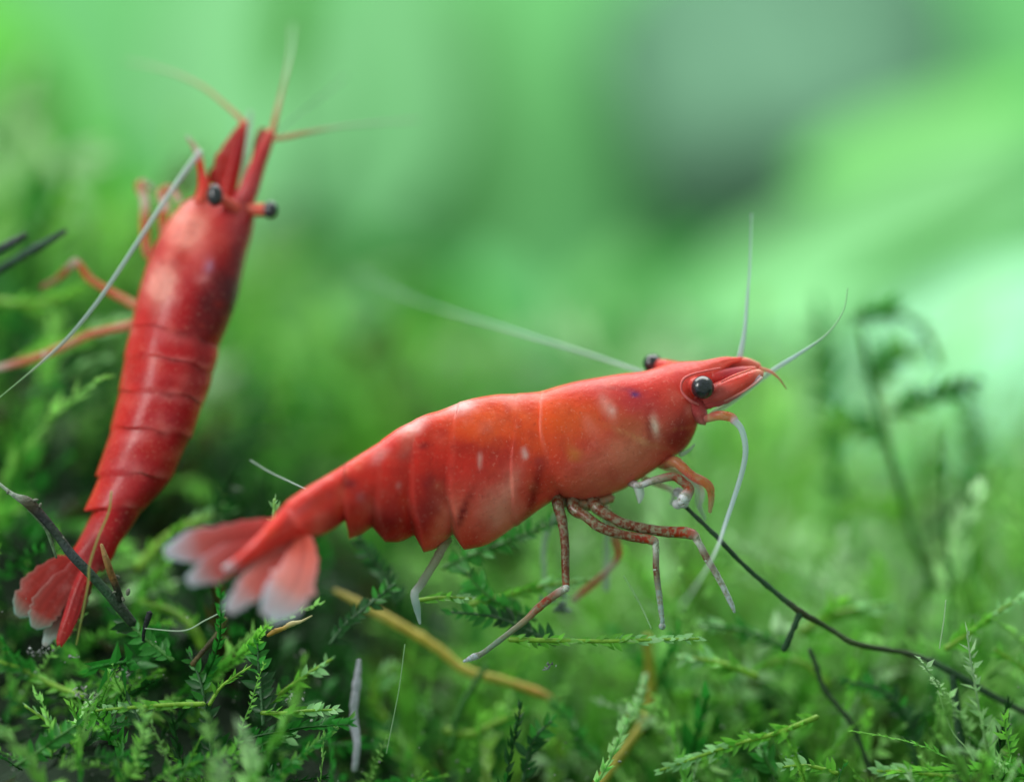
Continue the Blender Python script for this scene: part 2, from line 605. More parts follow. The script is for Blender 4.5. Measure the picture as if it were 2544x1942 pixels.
def bulk_frond(bk, base, d, L, leaf, c0, c1, nleaf, flat=0.6):
    n = 8
    pts = frond_curve(base, d, L, n, rng.uniform(0.1, 2.0))
    T = frames(pts)
    side0 = np.cross(T[0], rng.normal(size=3)); side0 /= np.linalg.norm(side0) + 1e-9
    # stem: three-sided tube
    r = leaf * 0.10
    vs_, cs_ = [], []
    u = side0
    for i in range(n + 1):
        u = u - T[i] * u.dot(T[i]); u /= np.linalg.norm(u) + 1e-9
        b = np.cross(T[i], u)
        for a in (0, 2.094, 4.189):
            vs_.append(pts[i] + r * (1.2 - i / n * 0.7) * (math.cos(a) * u + math.sin(a) * b)); cs_.append(c0 * 0.8 * (1 - i / n) + c1 * 0.8 * (i / n))
    fs_ = []
    for i in range(n):
        for j in range(3):
            k = (j + 1) % 3
            a, b_, c_, d_ = i * 3 + j, i * 3 + k, i * 3 + 3 + k, i * 3 + 3 + j
            fs_ += [(a, b_, c_), (a, c_, d_)]
    bk.put(np.array(vs_), np.array(fs_), np.array(cs_))
    # leaves
    tt = np.sort(np.clip(np.linspace(0.04, 1.0, nleaf) + rng.normal(0, 0.012, nleaf), 0.02, 1.0))
    ii = np.clip((tt * n).astype(int), 0, n - 1)
    fr = tt * n - ii
    pos = pts[ii] * (1 - fr)[:, None] + pts[ii + 1] * fr[:, None]
    Tn = T[ii]
    S = side0 - Tn * (Tn @ side0)[:, None]; S /= np.linalg.norm(S, axis=1)[:, None] + 1e-9
    N = np.cross(Tn, S)
    sgn = np.where(np.arange(nleaf) % 2 == 0, 1.0, -1.0)
    tilt = rng.normal(0, flat, nleaf)
    out = S * (sgn * np.cos(tilt))[:, None] + N * np.sin(tilt)[:, None]
    rope = rng.random() < 0.5
    fw = rng.uniform(0.45, 1.0, nleaf) + 0.9 * (tt > 0.93) + (1.3 if rope else 0.0)
    Yd = out + Tn * fw[:, None]; Yd /= np.linalg.norm(Yd, axis=1)[:, None]
    Xd = np.cross(Yd, N + 0.3 * rng.normal(size=(nleaf, 3))); Xd /= np.linalg.norm(Xd, axis=1)[:, None] + 1e-9
    Zd = np.cross(Xd, Yd)
    ln = leaf * rng.uniform(0.45, 1.35, nleaf) * (1 - 0.45 * tt ** 3) * np.where(rng.random(nleaf) < 0.12, 0.25, 1.0)
    v = pos[:, None, :] + ln[:, None, None] * (LEAF_T[None, :, 0:1] * Xd[:, None] + LEAF_T[None, :, 1:2] * Yd[:, None] + LEAF_T[None, :, 2:3] * Zd[:, None])
    f = (LEAF_F[None] + (np.arange(nleaf) * 5)[:, None, None]).reshape(-1, 3)
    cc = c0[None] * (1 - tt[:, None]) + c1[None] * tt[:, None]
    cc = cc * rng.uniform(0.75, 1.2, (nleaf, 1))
    bk.put(v.reshape(-1, 3), f, np.repeat(cc, 5, axis=0))


def patch(x, Y, sc, q):
    return (math.sin(x * 2.3 * sc + q) * math.cos(Y * 1.9 * sc + 1.7 * q) + 0.7 * math.sin(x * 4.9 * sc - Y * 3.1 * sc + 2.3 * q) + 0.5 * math.cos(x * 1.1 * sc + Y * 5.3 * sc - q)) / 1.6


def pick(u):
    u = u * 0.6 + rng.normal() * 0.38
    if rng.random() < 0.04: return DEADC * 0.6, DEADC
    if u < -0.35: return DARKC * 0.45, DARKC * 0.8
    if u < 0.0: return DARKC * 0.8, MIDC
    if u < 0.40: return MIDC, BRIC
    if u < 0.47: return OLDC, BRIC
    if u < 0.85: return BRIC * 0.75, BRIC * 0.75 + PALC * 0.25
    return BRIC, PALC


def scatter(bk, n, Y0, Y1, L0, L1, leaf, nleaf, up=0.55, sc=1.0, q=0.0):
    for _ in range(n):
        Y = rng.uniform(Y0, Y1)
        hw = 3.1 * (D + Y) / D
        x = rng.uniform(-hw, hw)
        z = hill(x, Y) - 0.10
        d = np.array([rng.normal(), rng.normal() * 0.7 - 0.15, abs(rng.normal()) * up + 0.25])
        u = patch(x, Y, sc, q)
        if u < -0.28 and rng.random() < 0.8: continue
        sx = x / ((D + Y) / D / PX) + CX
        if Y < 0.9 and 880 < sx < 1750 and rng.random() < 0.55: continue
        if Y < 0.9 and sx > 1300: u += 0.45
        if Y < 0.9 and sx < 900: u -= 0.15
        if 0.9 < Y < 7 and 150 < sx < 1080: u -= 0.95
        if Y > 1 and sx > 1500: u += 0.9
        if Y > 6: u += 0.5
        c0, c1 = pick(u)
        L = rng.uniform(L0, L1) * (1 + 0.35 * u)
        k = rng.uniform(0.75, 1.15)
        if Y < 0.45 and sx < 330: L *= 0.42
        bulk_frond(bk, (x, Y, z), d, L, leaf * rng.uniform(0.6, 1.6), c0 * k, c1 * k, max(8, int(nleaf * L / L1)))


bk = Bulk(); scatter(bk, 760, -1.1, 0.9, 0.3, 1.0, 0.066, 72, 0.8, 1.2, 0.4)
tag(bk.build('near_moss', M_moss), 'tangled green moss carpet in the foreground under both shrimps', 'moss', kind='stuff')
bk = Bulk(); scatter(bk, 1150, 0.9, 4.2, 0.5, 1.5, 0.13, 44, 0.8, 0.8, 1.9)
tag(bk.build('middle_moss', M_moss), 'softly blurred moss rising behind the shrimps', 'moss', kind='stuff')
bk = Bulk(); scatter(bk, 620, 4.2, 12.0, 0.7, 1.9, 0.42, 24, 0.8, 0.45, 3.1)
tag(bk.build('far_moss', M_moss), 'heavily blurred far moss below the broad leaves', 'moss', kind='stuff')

# ------------------------------------------------------------------ hero moss fronds, each with its stem and single leaves
def leaf_mesh(name, mat, k=1.0):
    """a thin closed pointed leaf, folded along its midrib"""
    prof = [(0.0, 0.05), (0.2, 0.17), (0.45, 0.20), (0.7, 0.13), (1.0, 0.0)]
    v, f = [], []
    for (y, wd) in prof:
        wd *= k
        v += [(-wd, y, 0.10 * wd * 3 + 0.06 * y * y), (0, y, -0.02 + 0.06 * y * y), (wd, y, 0.10 * wd * 3 + 0.06 * y * y)]
    for i in range(len(prof) - 1):
        a = i * 3
        f += [(a, a + 1, a + 4, a + 3), (a + 1, a + 2, a + 5, a + 4)]
    me = bpy.data.meshes.new(name)
    me.from_pydata(v, [], f)
    me.polygons.foreach_set('use_smooth', [True] * len(me.polygons))
    me.materials.append(mat)
    return me


LM = {'D': leaf_mesh('dark_leaf', M_leafD), 'M': leaf_mesh('green_leaf', M_leafM), 'B': leaf_mesh('bright_leaf', M_leafB, 0.95), 'P': leaf_mesh('pale_leaf', M_leafP, 1.1)}
STEMC = {'D': lin(44, 92, 48), 'M': lin(60, 125, 40), 'B': lin(130, 180, 50), 'P': lin(150, 200, 110)}


def hero_frond(pts, leaf, gap, kind, label, tipkind=None, rs=4.5, spread=0.7, roll=None, t0=0.0, cat='moss frond'):
    """pts rows x, y, Y. leaf and gap in photo pixels."""
    s = crom([(q[0], q[1], q[2]) for q in pts], 8)
    W = np.array([P(*q) for q in s])
    base = W[0]
    root = thing('moss_frond', base, label, cat, 'moss fronds standing out of the carpet')
    mb = MB()
    rad = np.linspace(rs, rs * 0.5, len(pts))
    tube(mb, [(q[0], q[1], q[2], r) for q, r in zip(pts, rad)], STEMC[kind], n=6, sub=6)
    mb.build('stem', M_stem, root)
    seg = np.linalg.norm(np.diff(W, axis=0), axis=1)
    cum = np.concatenate([[0], np.cumsum(seg)])
    T = frames(W)
    total = cum[-1]
    g = gap / PX
    k = 0
    s_ = total * t0 + g
    if roll is None: roll = random.uniform(0.9, 1.35) if spread < 0.56 else random.uniform(-0.5, 0.5)
    while s_ <= total + 1e-6:
        i = min(np.searchsorted(cum, s_) - 1, len(seg) - 1); i = max(i, 0)
        fr = (s_ - cum[i]) / (seg[i] + 1e-9)
        pos = W[i] * (1 - fr) + W[i + 1] * fr
        tn = T[i]
        t = s_ / total
        view = np.array([math.sin(roll), -math.cos(roll), 0.15])
        S = np.cross(tn, view); S /= np.linalg.norm(S) + 1e-9
        N = np.cross(S, tn)
        sg = 1 if k % 2 == 0 else -1
        out = S * sg * spread + N * random.uniform(-0.7, 0.7) + tn * random.uniform(0.35, 0.95)
        if t > 0.95: out = tn + S * sg * 0.25
        out /= np.linalg.norm(out)
        X = np.cross(out, N); X /= np.linalg.norm(X) + 1e-9
        Z = np.cross(X, out)
        ln = leaf / PX * random.uniform(0.6, 1.3) * (1 - 0.35 * t ** 4)
        m = Matrix(((X[0] * ln, out[0] * ln, Z[0] * ln, pos[0] - base[0]), (X[1] * ln, out[1] * ln, Z[1] * ln, pos[1] - base[1]),
                    (X[2] * ln, out[2] * ln, Z[2] * ln, pos[2] - base[2]), (0, 0, 0, 1)))
        kk = kind
        if tipkind and t > 0.62 + random.uniform(-0.12, 0.12): kk = tipkind
        o = bpy.data.objects.new('leaf', LM[kk])
        COL.objects.link(o); o.parent = root; o.matrix_basis = m
        s_ += g * random.uniform(0.5, 1.35); k += 1
    return root


H = hero_frond
# lower left, sharp
H([(507, 1748, -.1), (420, 1750, -.12), (330, 1756, -.12), (237, 1764, -.1)], 30, 9, 'B', 'bright green rope-like frond lying level at the lower left', 'P', 7, .35)
H([(650, 1770, -.1), (710, 1770, -.12), (770, 1764, -.1), (834, 1762, -.1)], 32, 9, 'B', 'bright frond pointing right with a pale tip left of the white strand', 'P', 6, .4)
H([(531, 1935, -.05), (524, 1860, -.05), (514, 1790, -.03), (500, 1700, 0), (470, 1620, .05)], 44, 10, 'D', 'tall dark stemmed frond leaning left at the lower left', 'M', 6)
H([(654, 1800, -.05), (650, 1740, -.02), (644, 1680, .0), (640, 1600, .02)], 45, 8, 'D', 'upright dark feather-like frond below the tail fan of the walking shrimp', 'M', 6, .9, 0.0)
H([(520, 1750, -.05), (545, 1710, -.05), (575, 1685, -.05), (622, 1655, -.05)], 30, 9, 'B', 'short bright frond slanting up right beside the dark feather frond', None, 5, .45)
H([(670, 1745, .1), (720, 1705, .1), (770, 1670, .1), (825, 1636, .15)], 34, 9, 'B', 'bright blurred frond slanting up right to a pale tip', 'P', 7, .45)
H([(610, 1880, .05), (650, 1850, .05), (690, 1835, .05), (735, 1826, .05)], 42, 10, 'M', 'green frond with a pale rounded tip near the bottom edge', 'P', 6, .5)
H([(200, 1860, -.15), (160, 1830, -.15), (110, 1785, -.15), (62, 1752, -.15)], 34, 9, 'B', 'yellow green frond slanting up left with a pale tip at the left bottom', 'P', 6, .5)
H([(210, 1730, .25), (130, 1700, .3), (60, 1665, .3), (-20, 1635, .3)], 44, 10, 'B', 'broad blurred yellow green frond at the left edge below the tail', 'M', 8, .55)
H([(430, 1640, .05), (380, 1600, .08), (330, 1560, .1), (290, 1520, .1)], 46, 10, 'M', 'green frond leading from the dark twig down to the right', 'D', 6)
H([(505, 1610, .55), (480, 1560, .55), (430, 1520, .6), (352, 1495, .6)], 42, 8, 'B', 'blurred bright frond arching below the walking shrimp tail fan', 'B', 14, .3)
H([(345, 1410, .9), (410, 1340, .9), (490, 1295, .9), (560, 1268, .9)], 46, 9, 'B', 'blurred bright frond arching behind the tail fan', 'P', 15, .3)
H([(690, 1330, .12), (683, 1300, .1), (682, 1268, .1), (682, 1240, .08)], 34, 7, 'P', 'pale moss bud peeping above the tail of the walking shrimp', None, 9, .4)
H([(40, 1900, -.3), (90, 1870, -.3), (130, 1840, -.3), (190, 1800, -.25)], 37, 9, 'M', 'green frond rising right in the bottom left corner', 'M', 6)
H([(330, 1930, -.2), (350, 1860, -.2), (350, 1800, -.15), (320, 1740, -.1)], 41, 10, 'D', 'dark upright frond under the level bright frond', 'D', 6)
H([(400, 1935, -.3), (470, 1900, -.3), (540, 1880, -.3), (610, 1875, -.25)], 38, 9, 'M', 'green frond leaning right along the bottom edge', 'B', 6)
# centre
H([(1266, 1588, -.12), (1380, 1590, -.12), (1500, 1592, -.12), (1620, 1588, -.12), (1736, 1586, -.12)], 34, 9, 'B', 'long bright frond lying level under the front legs', 'P', 7, .3)
H([(1040, 1490, .05), (1090, 1484, .05), (1130, 1484, .05), (1172, 1486, .05)], 32, 8, 'B', 'short bright frond touched by the hindmost leg', 'P', 6, .35)
H([(1170, 1500, .35), (1260, 1478, .35), (1350, 1456, .4), (1462, 1440, .4)], 38, 9, 'B', 'bright frond with a pale tip behind the bent hind leg', 'P', 9, .35)
H([(1100, 1410, .35), (1170, 1380, .35), (1260, 1345, .4), (1390, 1290, .45)], 44, 10, 'M', 'green feathery frond rising right under the belly of the walking shrimp', 'M', 6, .8)
H([(985, 1500, .5), (955, 1430, .5), (925, 1385, .5), (892, 1330, .5)], 45, 10, 'D', 'dark frond rising left under the belly of the walking shrimp', 'D', 8)
H([(820, 1600, .2), (860, 1550, .2), (920, 1500, .2), (980, 1450, .25)], 37, 9, 'D', 'dark frond crossing the yellow root', 'M', 6)
H([(1330, 1540, .3), (1260, 1510, .3), (1200, 1470, .3), (1140, 1400, .35)], 48, 11, 'M', 'green frond slanting up left behind the hind legs', 'M', 6)
H([(1380, 1600, .15), (1300, 1560, .2), (1220, 1530, .2), (1120, 1520, .2)], 44, 10, 'D', 'dark frond lying level below the short bright frond', 'M', 6)
H([(1120, 1860, .6), (1140, 1770, .6), (1165, 1720, .6), (1210, 1650, .6)], 34, 9, 'M', 'blurred green branch rising to the yellow root', 'B', 14, .3)
H([(1110, 1815, .6), (1170, 1822, .6), (1230, 1795, .6), (1300, 1765, .6)], 34, 9, 'B', 'blurred green branch curving right below the yellow root', 'M', 13, .3)
H([(1500, 1900, .6), (1450, 1850, .6), (1410, 1790, .6), (1366, 1738, .6)], 37, 9, 'M', 'blurred green frond continuing the yellow root downwards', 'M', 9)
H([(1300, 1940, .2), (1310, 1880, .2), (1330, 1830, .2), (1370, 1790, .25)], 44, 10, 'D', 'dark frond at the bottom centre', 'M', 6)
# right
H([(1880, 1680, .4), (1820, 1655, .4), (1760, 1640, .4), (1695, 1632, .4)], 45, 8, 'B', 'blurred bright frond pointing left with a whitish tip by the front legs', 'P', 10, .45)
H([(1960, 1610, .6), (1890, 1580, .6), (1820, 1560, .6), (1740, 1552, .6)], 42, 8, 'M', 'blurred green frond with a whitish tip above the lower bright one', 'P', 9, .5)
H([(1990, 1570, .8), (2060, 1530, .8), (2120, 1515, .8), (2205, 1500, .8)], 44, 8, 'B', 'blurred pale tipped frond behind the thin black stem', 'P', 13, .35)
H([(2350, 1610, .35), (2410, 1570, .35), (2470, 1525, .35), (2538, 1483, .35)], 46, 8, 'B', 'yellow green frond slanting up right at the right edge', 'P', 8, .4)
H([(2030, 1780, .1), (1930, 1820, .1), (1820, 1850, .1), (1640, 1912, .1)], 38, 7, 'B', 'long yellow green frond slanting down left at the bottom right', 'P', 8, .4)
H([(2400, 1930, .1), (2330, 1925, .1), (2260, 1916, .1), (2180, 1914, .1)], 41, 7, 'B', 'bright pale tipped frond lying level at the bottom right', 'P', 8, .45)
H([(2560, 1680, .4), (2530, 1650, .4), (2500, 1630, .4), (2470, 1612, .4)], 40, 9, 'B', 'short green frond touching the right edge', 'B', 7, .45)
H([(1930, 1930, .2), (1900, 1880, .2), (1885, 1840, .2), (1868, 1830, .2)], 46, 10, 'M', 'short upright frond with a pale bluish tip at the bottom right', 'P', 7)
H([(2080, 1920, -.1), (2030, 1905, -.1), (1990, 1900, -.1), (1940, 1905, -.1)], 34, 9, 'B', 'small sharp ragged frond at the bottom edge right of centre', 'P', 6, .5)
H([(2280, 1920, .5), (2260, 1800, .5), (2200, 1720, .5), (2100, 1690, .5)], 44, 10, 'D', 'dark blurred frond curving left under the thin black stem', 'M', 8)
H([(2480, 1930, .6), (2500, 1850, .6), (2490, 1790, .6), (2440, 1740, .6)], 44, 10, 'M', 'blurred green frond below the end of the black stem', 'B', 8)
H([(1560, 1790, 1.0), (1640, 1740, 1.0), (1720, 1720, 1.0), (1800, 1735, 1.0)], 44, 8, 'B', 'blurred bright frond arching right of the curved yellow root', 'P', 13, .45)
H([(1760, 1900, .9), (1720, 1830, .9), (1740, 1770, .9), (1800, 1740, .9)], 44, 9, 'M', 'blurred green frond curling up right of the curved yellow root', 'B', 12, .5)
H([(2160, 1760, .9), (2130, 1690, .9), (2120, 1640, .9), (2150, 1590, .9)], 41, 8, 'B', 'blurred upright frond with a pale tip under the middle of the black stem', 'P', 12, .5)
H([(2060, 1700, .7), (2000, 1650, .7), (1940, 1640, .7), (1880, 1660, .7)], 41, 8, 'B', 'blurred yellow green frond curving left under the short branch of the black stem', 'B', 12, .45)
H([(2270, 1790, .8), (2310, 1740, .8), (2330, 1690, .8), (2320, 1640, .8)], 42, 8, 'M', 'blurred green frond left of the forked black stem', 'P', 12, .5)
H([(1030, 1910, 1.1), (1060, 1850, 1.1), (1070, 1800, 1.1), (1040, 1750, 1.1)], 44, 8, 'M', 'blurred green frond standing right of the white strand', 'P', 12, .5)
H([(960, 1790, .9), (930, 1740, .9), (940, 1690, .9), (980, 1650, .9)], 44, 8, 'B', 'blurred pale frond curling beside the top of the white strand', 'P', 11, .5)
H([(1400, 1880, 1.0), (1380, 1840, 1.0), (1350, 1800, 1.0), (1340, 1770, 1.0)], 44, 8, 'B', 'short blurred frond between the two yellow roots', 'P', 12, .5)
H([(1650, 1480, 1.6), (1720, 1440, 1.6), (1800, 1430, 1.6), (1880, 1450, 1.6)], 44, 8, 'B', 'blurred light green frond behind the foremost leg', 'P', 12, .45)
H([(2480, 1460, 1.6), (2440, 1400, 1.6), (2440, 1340, 1.6), (2480, 1290, 1.6)], 51, 8, 'B', 'blurred light green frond curving up at the right edge', 'P', 12, .5)
# left, behind the upright shrimp
H([(-20, 745, 1.2), (60, 755, 1.2), (130, 745, 1.2), (200, 715, 1.2)], 44, 9, 'B', 'blurred bright frond beside the bent knee of the upright shrimp', 'B', 10, .4)
H([(60, 990, 1.2), (130, 960, 1.2), (190, 920, 1.2), (255, 890, 1.2)], 40, 9, 'M', 'blurred green frond with a pale tip below the hind left leg', 'P', 11, .35)
H([(40, 900, 1.3), (140, 860, 1.3), (240, 820, 1.3), (320, 795, 1.3)], 46, 9, 'B', 'blurred bright frond behind the stretched left leg', 'P', 11, .4)
# blurred stems rising in front of the bright leaves at the right
H([(2320, 1470, 1.5), (2268, 1340, 1.5), (2214, 1136, 1.5), (2170, 960, 1.5), (2139, 820, 1.5)], 30, 18, 'M', 'tall blurred dark stem leaning left before the bright right leaves', None, 15, .5)
H([(2210, 1030, 1.7), (2290, 985, 1.7), (2350, 975, 1.7), (2420, 950, 1.7)], 51, 11, 'M', 'blurred tufted branch right of the tall stem', 'D', 9, .9)
H([(2118, 792, 1.9), (2209, 775, 1.9), (2290, 815, 1.9), (2335, 905, 1.9)], 51, 8, 'M', 'blurred hooked frond arching right from the tall stem top', 'M', 11, .5)
H([(2300, 1330, 1.9), (2370, 1262, 1.9), (2420, 1215, 1.9), (2490, 1160, 1.9)], 44, 15, 'D', 'blurred thin branch slanting up right beside the tall stem', 'D', 10, .4)
H([(2090, 1330, 2.6), (2075, 1150, 2.6), (2060, 1000, 2.6), (2030, 760, 2.6)], 54, 12, 'M', 'blurred mid green frond standing left of the tall dark stem', 'M', 10, .8)
H([(2200, 1100, 2.2), (2150, 1060, 2.2), (2100, 1050, 2.2), (2050, 1070, 2.2)], 62, 10, 'M', 'blurred soft green side frond left of the tall dark stem', 'B', 9, .9)
H([(2160, 960, 2.2), (2200, 900, 2.2), (2240, 870, 2.2), (2290, 870, 2.2)], 62, 10, 'M', 'blurred soft green side frond under the hooked frond', 'B', 9, .9)
H([(2260, 1300, 2.2), (2200, 1260, 2.2), (2140, 1250, 2.2), (2080, 1280, 2.2)], 62, 10, 'B', 'blurred light side frond low on the left of the tall dark stem', 'B', 9, .9)
H([(2400, 1250, 2.6), (2420, 1130, 2.6), (2420, 1060, 2.6), (2400, 990, 2.6)], 54, 12, 'M', 'blurred green frond standing right of the tall dark stem', 'D', 10, .8)

# ------------------------------------------------------------------ twigs, roots, threads, crumbs
def strand(name, pts, col, mat, label, cat, part=None, group=None):
    mb = MB(); tube(mb, pts, col, n=10, sub=8, rag=0.0 if name == 'thread' else 0.07)
    o = mb.build(name, mat)
    return tag(o, label, cat, group)


t = thing('twig', P(324, 1533, .0), 'dark twig crossing in front of the upright shrimp tail', 'twig')
mb = MB(); tube(mb, [(-15, 1190, .0, 3), (32, 1228, -.02, 6), (70, 1248, -.05, 14), (105, 1283, -.05, 12), (143, 1329, -.05, 11), (178, 1377, -.05, 12), (223, 1424, -.04, 12), (264, 1469, -.02, 12), (296, 1506, 0, 14), (330, 1548, .03, 12)],
                [lin(150, 170, 150), lin(150, 165, 150), lin(70, 70, 50), lin(25, 28, 32), lin(35, 55, 42), lin(50, 62, 66), lin(28, 60, 42), lin(40, 80, 50), lin(36, 58, 40), lin(35, 60, 40)], n=10, sub=6)
mb.build('stem', M_twig, t)
mb = MB(); tube(mb, [(70, 1262, -.02, 5), (111, 1310, 0, 4), (128, 1350, 0, 4), (140, 1385, 0, 3)], lin(90, 120, 85), n=8)
mb.build('side_shoot', M_twig, t)
for (x, y, r) in ((88, 1242, 9), (100, 1255, 8), (20, 1222, 7), (158, 1336, 6), (290, 1432, 10), (318, 1470, 11), (306, 1488, 8), (285, 1470, 7)):
    mb = MB(); ball(mb, x, y, -.06, r * .9, r * .5, r * .6, lin(110, 115, 100), random.uniform(0, 180), nu=8, nv=6)
    mb.build('crust', M_crumb, t)

t = thing('plant_stalk', P(2510, 1750, .3), 'thin black stem slanting down right from the claws of the walking shrimp', 'stem')
mb = MB(); tube(mb, [(1694, 1250, .10, 5), (1777, 1329, .10, 5.8), (1845, 1400, .12, 5.8), (1934, 1477, .15, 6.8), (1987, 1518, .15, 7.8), (2056, 1558, .2, 6.8), (2129, 1599, .2, 6.8), (2259, 1623, .3, 6.8), (2340, 1656, .3, 8.8), (2462, 1725, .35, 8.8), (2560, 1775, .35, 7.8)],
                [lin(34, 58, 40), lin(34, 70, 44), lin(30, 70, 40), lin(40, 84, 48), lin(50, 60, 22), lin(45, 75, 25), lin(55, 80, 30), lin(50, 70, 40), lin(45, 84, 50), lin(45, 80, 50), lin(50, 72, 48)], rag=0.1)
mb.build('stem', M_twig, t)
mb = MB(); tube(mb, [(1987, 1522, .15, 8), (1967, 1571, .15, 7), (1948, 1614, .18, 9)], lin(38, 80, 48), rag=0.1)
mb.build('side_shoot', M_twig, t)
mb = MB(); tube(mb, [(2365, 1680, .3, 9), (2377, 1766, .3, 13), (2385, 1867, .3, 13), (2396, 1960, .3, 13)], lin(38, 78, 50), rag=0.1)
mb.build('side_shoot', M_twig, t)
mb = MB()
for k in range(9):
    ball(mb, 1694 + random.uniform(-14, 14), 1236 + random.uniform(-16, 16), .08, 14, 13, 12, lin(225, 228, 235), nu=10, nv=8)
mb.build('tip', M_crumb, t)['label'] = 'fluffy white tip'

t = thing('plant_stalk', P(2162, 1935, .3), 'dark stem bending down through the moss at the lower right', 'stem')
mb = MB(); tube(mb, [(2012, 1612, .35, 6), (2030, 1660, .35, 7), (2050, 1715, .35, 7), (2117, 1800, .35, 7), (2165, 1925, .35, 8)], lin(50, 84, 44), rag=0.12)
mb.build('stem', M_twig, t)

strand('yellow_root', [(832, 1466, .75, 5), (923, 1514, .75, 12.5), (1004, 1559, .75, 12.5), (1086, 1609, .75, 12.5), (1156, 1664, .75, 12.5), (1250, 1690, .75, 11), (1335, 1718, .75, 11), (1385, 1742, .75, 5)],
       [lin(185, 170, 80), lin(190, 175, 84), lin(195, 178, 70), lin(190, 174, 66), lin(190, 176, 72), lin(180, 170, 60), lin(190, 150, 60), lin(150, 150, 70)], M_root, 'yellow root slanting down right below the walking shrimp', 'root')
strand('yellow_root', [(1608, 1580, .75, 13), (1614, 1666, .75, 13.5), (1614, 1735, .75, 13.5), (1597, 1797, .7, 13.5), (1548, 1866, .65, 13), (1480, 1960, .6, 12.5)],
       [lin(170, 175, 60), lin(185, 175, 55), lin(190, 174, 64), lin(185, 172, 70), lin(175, 165, 60), lin(215, 190, 80)], M_root, 'curved yellow root hanging down at the bottom centre', 'root')
strand('white_strand', [(892, 1640, .3, 6), (886, 1700, .3, 11), (879, 1760, .28, 10), (880, 1800, .28, 11.5), (887, 1850, .26, 10), (880, 1912, .26, 8)],
       lin(205, 205, 225), M_crumb, 'thick whitish strand hanging upright at the bottom left of centre', 'strand')
TG = 'fine hair-like threads'
strand('thread', [(277, 1221, -.3, 3.0), (270, 1272, -.3, 2.6), (245, 1332, -.3, 2.6), (223, 1402, -.3, 2.8), (219, 1450, -.3, 2.6), (204, 1529, -.28, 2.4), (190, 1600, -.2, 2.4)],
       lin(170, 175, 95), M_pale, 'fine yellowish thread hanging before the upright shrimp tail', 'thread', group=TG)
strand('thread', [(560, 1515, -.1, 1.6), (510, 1540, -.1, 1.8), (455, 1566, -.1, 1.8), (360, 1560, -.1, 1.5)], lin(190, 215, 190), M_pale, 'fine pale thread left of the tail fan tips', 'thread', group=TG)
strand('thread', [(622, 1143, .25, 1.8), (670, 1172, .2, 1.8), (720, 1196, .1, 2.0), (760, 1215, .0, 2.0)], lin(190, 205, 200), M_pale, 'fine pale thread above the tail root of the walking shrimp', 'thread', group=TG)
strand('thread', [(1006, 1600, -.1, 1.5), (992, 1707, -.1, 1.5), (978, 1780, -.1, 1.4), (960, 1870, -.1, 1.6)], lin(160, 200, 150), M_pale, 'fine pale thread hanging below the yellow root', 'thread', group=TG)
strand('thread', [(2334, 1610, -.05, 1.8), (2345, 1540, -.05, 1.8), (2350, 1490, -.05, 1.5)], lin(190, 220, 180), M_pale, 'short fine thread standing at the right above the black stem', 'thread', group=TG)
strand('thread', [(2330, 1715, -.05, 1.5), (2365, 1814, -.05, 1.9), (2410, 1870, -.05, 1.9), (2440, 1950, -.05, 1.8)], lin(180, 215, 160), M_pale, 'long fine thread curving down in the bottom right corner', 'thread', group=TG)
strand('thread', [(1550, 1430, .1, 1.6), (1590, 1500, .1, 1.6), (1618, 1560, .0, 1.6)], lin(150, 190, 150), M_veil, 'faint thread between the front legs', 'thread', group=TG)
t = thing('brown_twig', P(300, 1500, .0), 'short brown twig tip beside the upright shrimp tail', 'twig')
mb = MB(); tube(mb, [(252, 1352, -.1, 4), (264, 1390, -.1, 8), (276, 1425, -.08, 9), (288, 1455, -.06, 9), (300, 1490, -.02, 9)], [lin(170, 130, 80), lin(150, 110, 60), lin(130, 90, 35), lin(50, 45, 25), lin(30, 45, 30)])
mb.build('stem', M_twig, t)
strand('dark_twig', [(-40, 692, .6, 10), (20, 658, .6, 11), (70, 628, .6, 11), (120, 600, .6, 10), (163, 573, .6, 6)], [lin(30, 60, 44), lin(34, 74, 54), lin(40, 76, 60), lin(40, 80, 58), lin(44, 52, 58)], M_twig, 'long dark needle-like twig tip at the left edge', 'twig')
strand('dark_twig', [(-50, 644, .6, 9), (-10, 624, .6, 11), (30, 602, .6, 11), (63, 583, .6, 7)], [lin(30, 60, 44), lin(34, 60, 54), lin(60, 70, 74), lin(36, 50, 48)], M_twig, 'short dark needle-like twig tip above the long one at the left edge', 'twig')
strand('dark_stub', [(372, 1522, -.1, 8), (366, 1540, -.1, 7), (358, 1566, -.08, 5), (356, 1590, -.05, 4)], lin(22, 30, 36), M_twig, 'small black stub standing among the moss left of the tail fan', 'twig')
strand('yellow_twig', [(665, 1578, -.1, 4), (685, 1567, -.1, 7), (705, 1560, -.1, 5), (722, 1550, -.1, 7), (748, 1543, -.1, 4), (775, 1529, -.12, 2)], [lin(150, 120, 40), lin(170, 130, 50), lin(180, 150, 70), lin(195, 180, 120), lin(200, 190, 140), lin(180, 180, 130)], M_root, 'small yellow twig tip under the tail fan', 'twig')
strand('brown_twig', [(560, 1535, .1, 7), (540, 1575, .1, 7), (510, 1610, .05, 6), (478, 1650, .0, 7)], [lin(100, 100, 50), lin(90, 90, 40), lin(60, 50, 15), lin(95, 80, 30)], M_twig, 'olive brown twig leaning left under the tail fan', 'twig')


